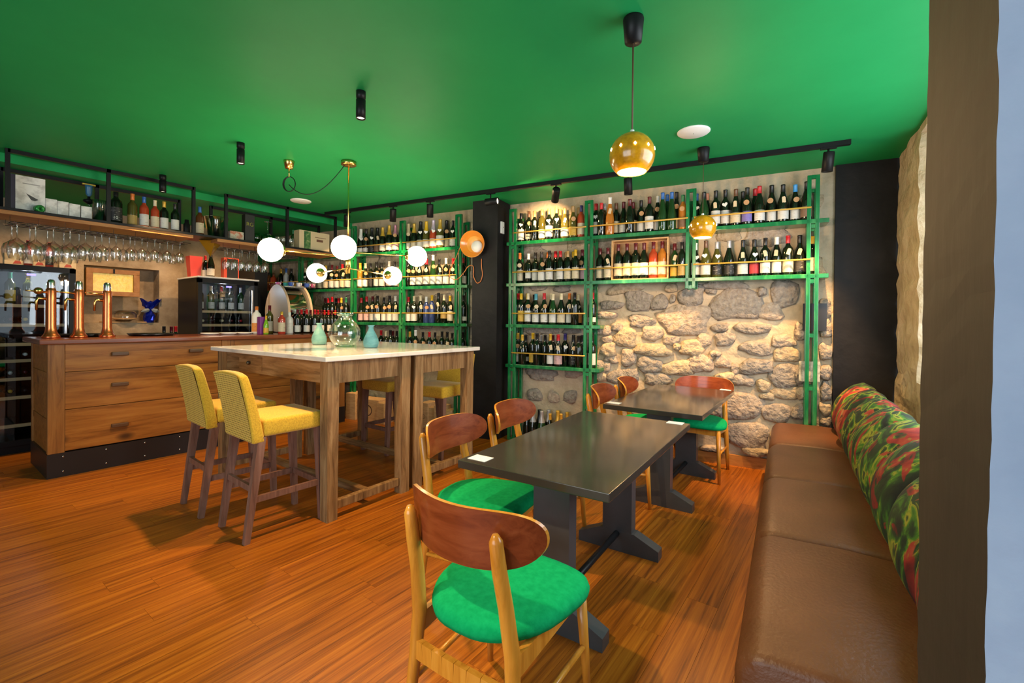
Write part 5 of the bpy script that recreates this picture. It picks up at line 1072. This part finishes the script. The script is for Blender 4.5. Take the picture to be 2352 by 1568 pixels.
# mustard ball pendants
for i, (px, py, zb) in enumerate(((1455, 42, 2.035), (1616, 340, 2.025))):
    p = onZ(px, py, ZC); t = thing('pendant_lamp', ('mustard ball pendant lamp with pierced holes, nearer larger-looking one', 'mustard ball pendant lamp with pierced holes, further one by racks')[i], 'pendant lamp', (p[0], p[1], ZC), 0, 'mustard pendant lamps')
    ob('canopy', lathe([(0, -.001), (.043, -.001), (.045, -.01), (.036, -.105), (.0, -.11)], 24), BLACK, t)
    zc_ = zb-ZC; rb = .0975
    ob('cord', tube([(0, 0, -.10), (0, 0, zc_+rb)], .0028 if i else .004, 6), mat('brown_cord', (.12, .06, .03), .6), t)
    prof = [(rb*math.sin(a), zc_+rb*math.cos(a)) for a in [R(6)+k*(R(140)-R(6))/14 for k in range(15)]]
    inner = [(r*.965, zc_+(z-zc_)*.965) for r, z in prof][::-1]
    ob('shade', lathe(prof, 32), MUSTARD, t); ob('shade_lining', lathe(inner, 32), mat('white_enamel_lining', (.85, .8, .7), .4, emit=2.2, emit_col=(1, .80, .50)), t)
    ob('collar', lathe([(0, zc_+rb+.012), (.009, zc_+rb+.012), (.011, zc_+rb-.002), (0, zc_+rb-.002)], 12), WHITE, t); ob('bulb', sphere(.035, 14, 8), BULB, t, (0, 0, zc_-.01))
    dm = flat([(0, -.008), (.006, 0), (0, .008), (-.006, 0)], .001)
    for k in range(10):
        a = 2*math.pi*k/10+.2; rr0 = rb+.0003
        ob2('pierced_hole', dm, BULB, t, (rr0*.985*math.cos(a), rr0*.985*math.sin(a), zc_+.017), (0, R(-9), a))
    light('pendant_light', 'POINT', (p[0], p[1], zb-.105), 22, WARM, shadow_soft_size=.05)
# brass chandelier
p = onZ(801, 371, ZC); cx_, cy_ = p[0], p[1]
ch_ = thing('chandelier', 'brass arm chandelier with five glowing opal globes above high table', 'chandelier', (cx_, cy_, ZC))
ob('canopy', lathe([(0, -.001), (.062, -.001), (.062, -.03), (.055, -.034), (0, -.034)], 28), BRASS, ch_)
ob('rod', tube([(0, 0, -.03), (0, 0, -.80)], .006, 10), BRASS, ch_)
for d_ in (-.018, .018): ob('hub_bar', tube([(d_, 0, -.76), (d_, 0, -.94)], .010, 10), BRASS, ch_)
zu, zl = 1.83-ZC, 1.735-ZC
for (dx, dy, z) in ((-.16, -.56, zu), (.38, -.29, zu+.006), (.30, .49, zu+.04), (-.62, .085, zl), (-.21, .635, zl)):
    L_ = math.hypot(dx, dy); ux, uy = dx/L_, dy/L_; rg = .09
    arm = ob('arm', tube([(0, 0, z), (dx-ux*rg, dy-uy*rg, z)], .0055, 8), BRASS, ch_)
    ob('globe_cap', lathe([(.004, -.012), (.03, -.008), (.042, .006), (.042, .012)], 20), BRASS, arm, (dx-ux*(rg+.0), dy-uy*(rg+.0), z), Vector((ux, uy, 0)).to_track_quat('Z', 'Y').to_euler())
    ob('globe', sphere(rg, 28, 18), GLOBE, ch_, (dx, dy, z))
pc = onZ(664, 369, ZC); cp_ = thing('cable_cup', 'brass ceiling cup with coiled black cable swagged to the chandelier', 'ceiling cup', (pc[0], pc[1], ZC))
ob('cup', lathe([(0, -.001), (.042, -.001), (.043, -.006), (.030, -.066), (0, -.068)], 20), BRASS, cp_); ob('nipple', tube([(0, 0, -.066), (0, 0, -.135)], .005, 8), BRASS, cp_)
coil = []
for k in range(61):
    a = 2*math.pi*k/20; coil.append((.055*math.sin(a)*(1-.15*k/60)*RIGHT[0], .055*math.sin(a)*(1-.15*k/60)*RIGHT[1]+.006*k/60, -.195+.062*math.cos(a)))
ob('coiled_cable', tube(coil, .0036, 6), BLACK, cp_)
dxy = np.array([cx_-pc[0], cy_-pc[1]]); sw = []
for k in range(17):
    u = k/16; z0_, z1_ = -.20, -.03; sag = -.19*4*u*(1-u)*.72; sw.append((dxy[0]*u*.93+.04*(1-u)*0, dxy[1]*u*.93, z0_+(z1_-z0_)*u**1.6+sag*(1-.3*u)))
ob('swag_cable', tube(sw, .0036, 6), BLACK, cp_)
# orange wall lamp on the pillar
lp = onW(1089, 561, .36); wl = thing('wall_lamp', 'orange glass dish wall lamp with trailing orange cable on the pillar', 'wall lamp', tuple(lp))
dirv = Vector((WN[0]*.75+.10, WN[1]*.75, -.05)).normalized(); rq = dirv.to_track_quat('Z', 'Y').to_euler()
ob('dish', lathe([(0, -.05), (.05, -.05), (.09, -.03), (.125, .01), (.142, .05), (.146, .056), (.139, .05), (.122, .016), (.10, .004), (.09, -.004)], 32), ORANGEG, wl, (0, 0, 0), rq)
ob('inner_ring', lathe([(.09, -.004), (.10, -.002), (.108, .008), (.112, .006)], 32), mat('pale_orange', (.8, .36, .06), .3), wl, (0, 0, 0), rq)
ob('white_bowl', sphere(.066, 24, 12, .55), mat('white_lamp_bowl', (.72, .71, .72), .3), wl, tuple(Vector((WD[0]*.036, WD[1]*.036, -.026)) + dirv*.0), rq)
ob('dish_floor', lathe([(0, -.03), (.06, -.024), (.092, -.004)], 28), mat('pale_orange', (.8, .36, .06), .3), wl, (0, 0, 0), rq)
ob('wall_mount', tube([(-WN[0]*.055, -WN[1]*.055, 0), (-WN[0]*.15, -WN[1]*.15, 0)], .025, 12), ORANGEG, wl)
cab = []
for (px, py) in ((1060, 560), (1048, 590), (1034, 620), (1033, 634), (1042, 641), (1052, 640), (1066, 625), (1075, 612), (1085, 610), (1088, 618), (1087, 632), (1092, 645), (1097, 650), (1104, 645), (1108, 630), (1106, 612), (1106, 590)):
    q = onW(px, py, .315 if px > 1070 else .30); cab.append(tuple(q-lp))
cab2 = []
for k in range(len(cab)-1):
    for u in (0, .25, .5, .75):
        P_ = [Vector(cab[max(0, min(len(cab)-1, k+m))]) for m in (-1, 0, 1, 2)]
        cab2.append(.5*((2*P_[1])+(P_[2]-P_[0])*u+(2*P_[0]-5*P_[1]+4*P_[2]-P_[3])*u*u+(3*P_[1]-P_[0]-3*P_[2]+P_[3])*u**3))
ob('cable', tube(cab2, .0045, 6), mat('orange_cable', (.62, .20, .05), .5), wl)
# small wall things
q = onW(1147, 501, .302); sw_ = thing('wall_sensor', 'small white plastic sensor box high on the dark pillar', 'sensor', (0, 0, 0))
pr_s = wallp(pB, .0); sy_ = wallp(pB+.004, .20, 2.33)
ob('case', box(-.012, .012, -.035, .035, -.065, .065, .004), WHITE, sw_, tuple(sy_), (0, 0, WYAW)); ob('eye', sphere(.006, 8, 5), BLACK, sw_, (sy_[0]+.013*WD[0], sy_[1]+.013*WD[1], sy_[2]+.005))
for (px, py, hw, hh, m_, lb, of) in ((1871, 728, .085, .115, mat('black_gloss_print', (.02, .018, .018), .2), 'dark glossy wine poster behind the right rack post', .06), (1859, 853, .075, .085, noisy('pale_leaflet', [(.42, (.25, .24, .18)), (.55, (.62, .58, .48)), (.8, (.74, .70, .60))], 14.), 'pale illustrated leaflet clipped behind the right rack post', .10)):
    c_ = onW(px, py, of); tag(ob('leaflet', box(-hw, hw, -.003, .003, -hh, hh), m_, None, tuple(c_), (0, 0, WYAW)), lb, 'leaflet')
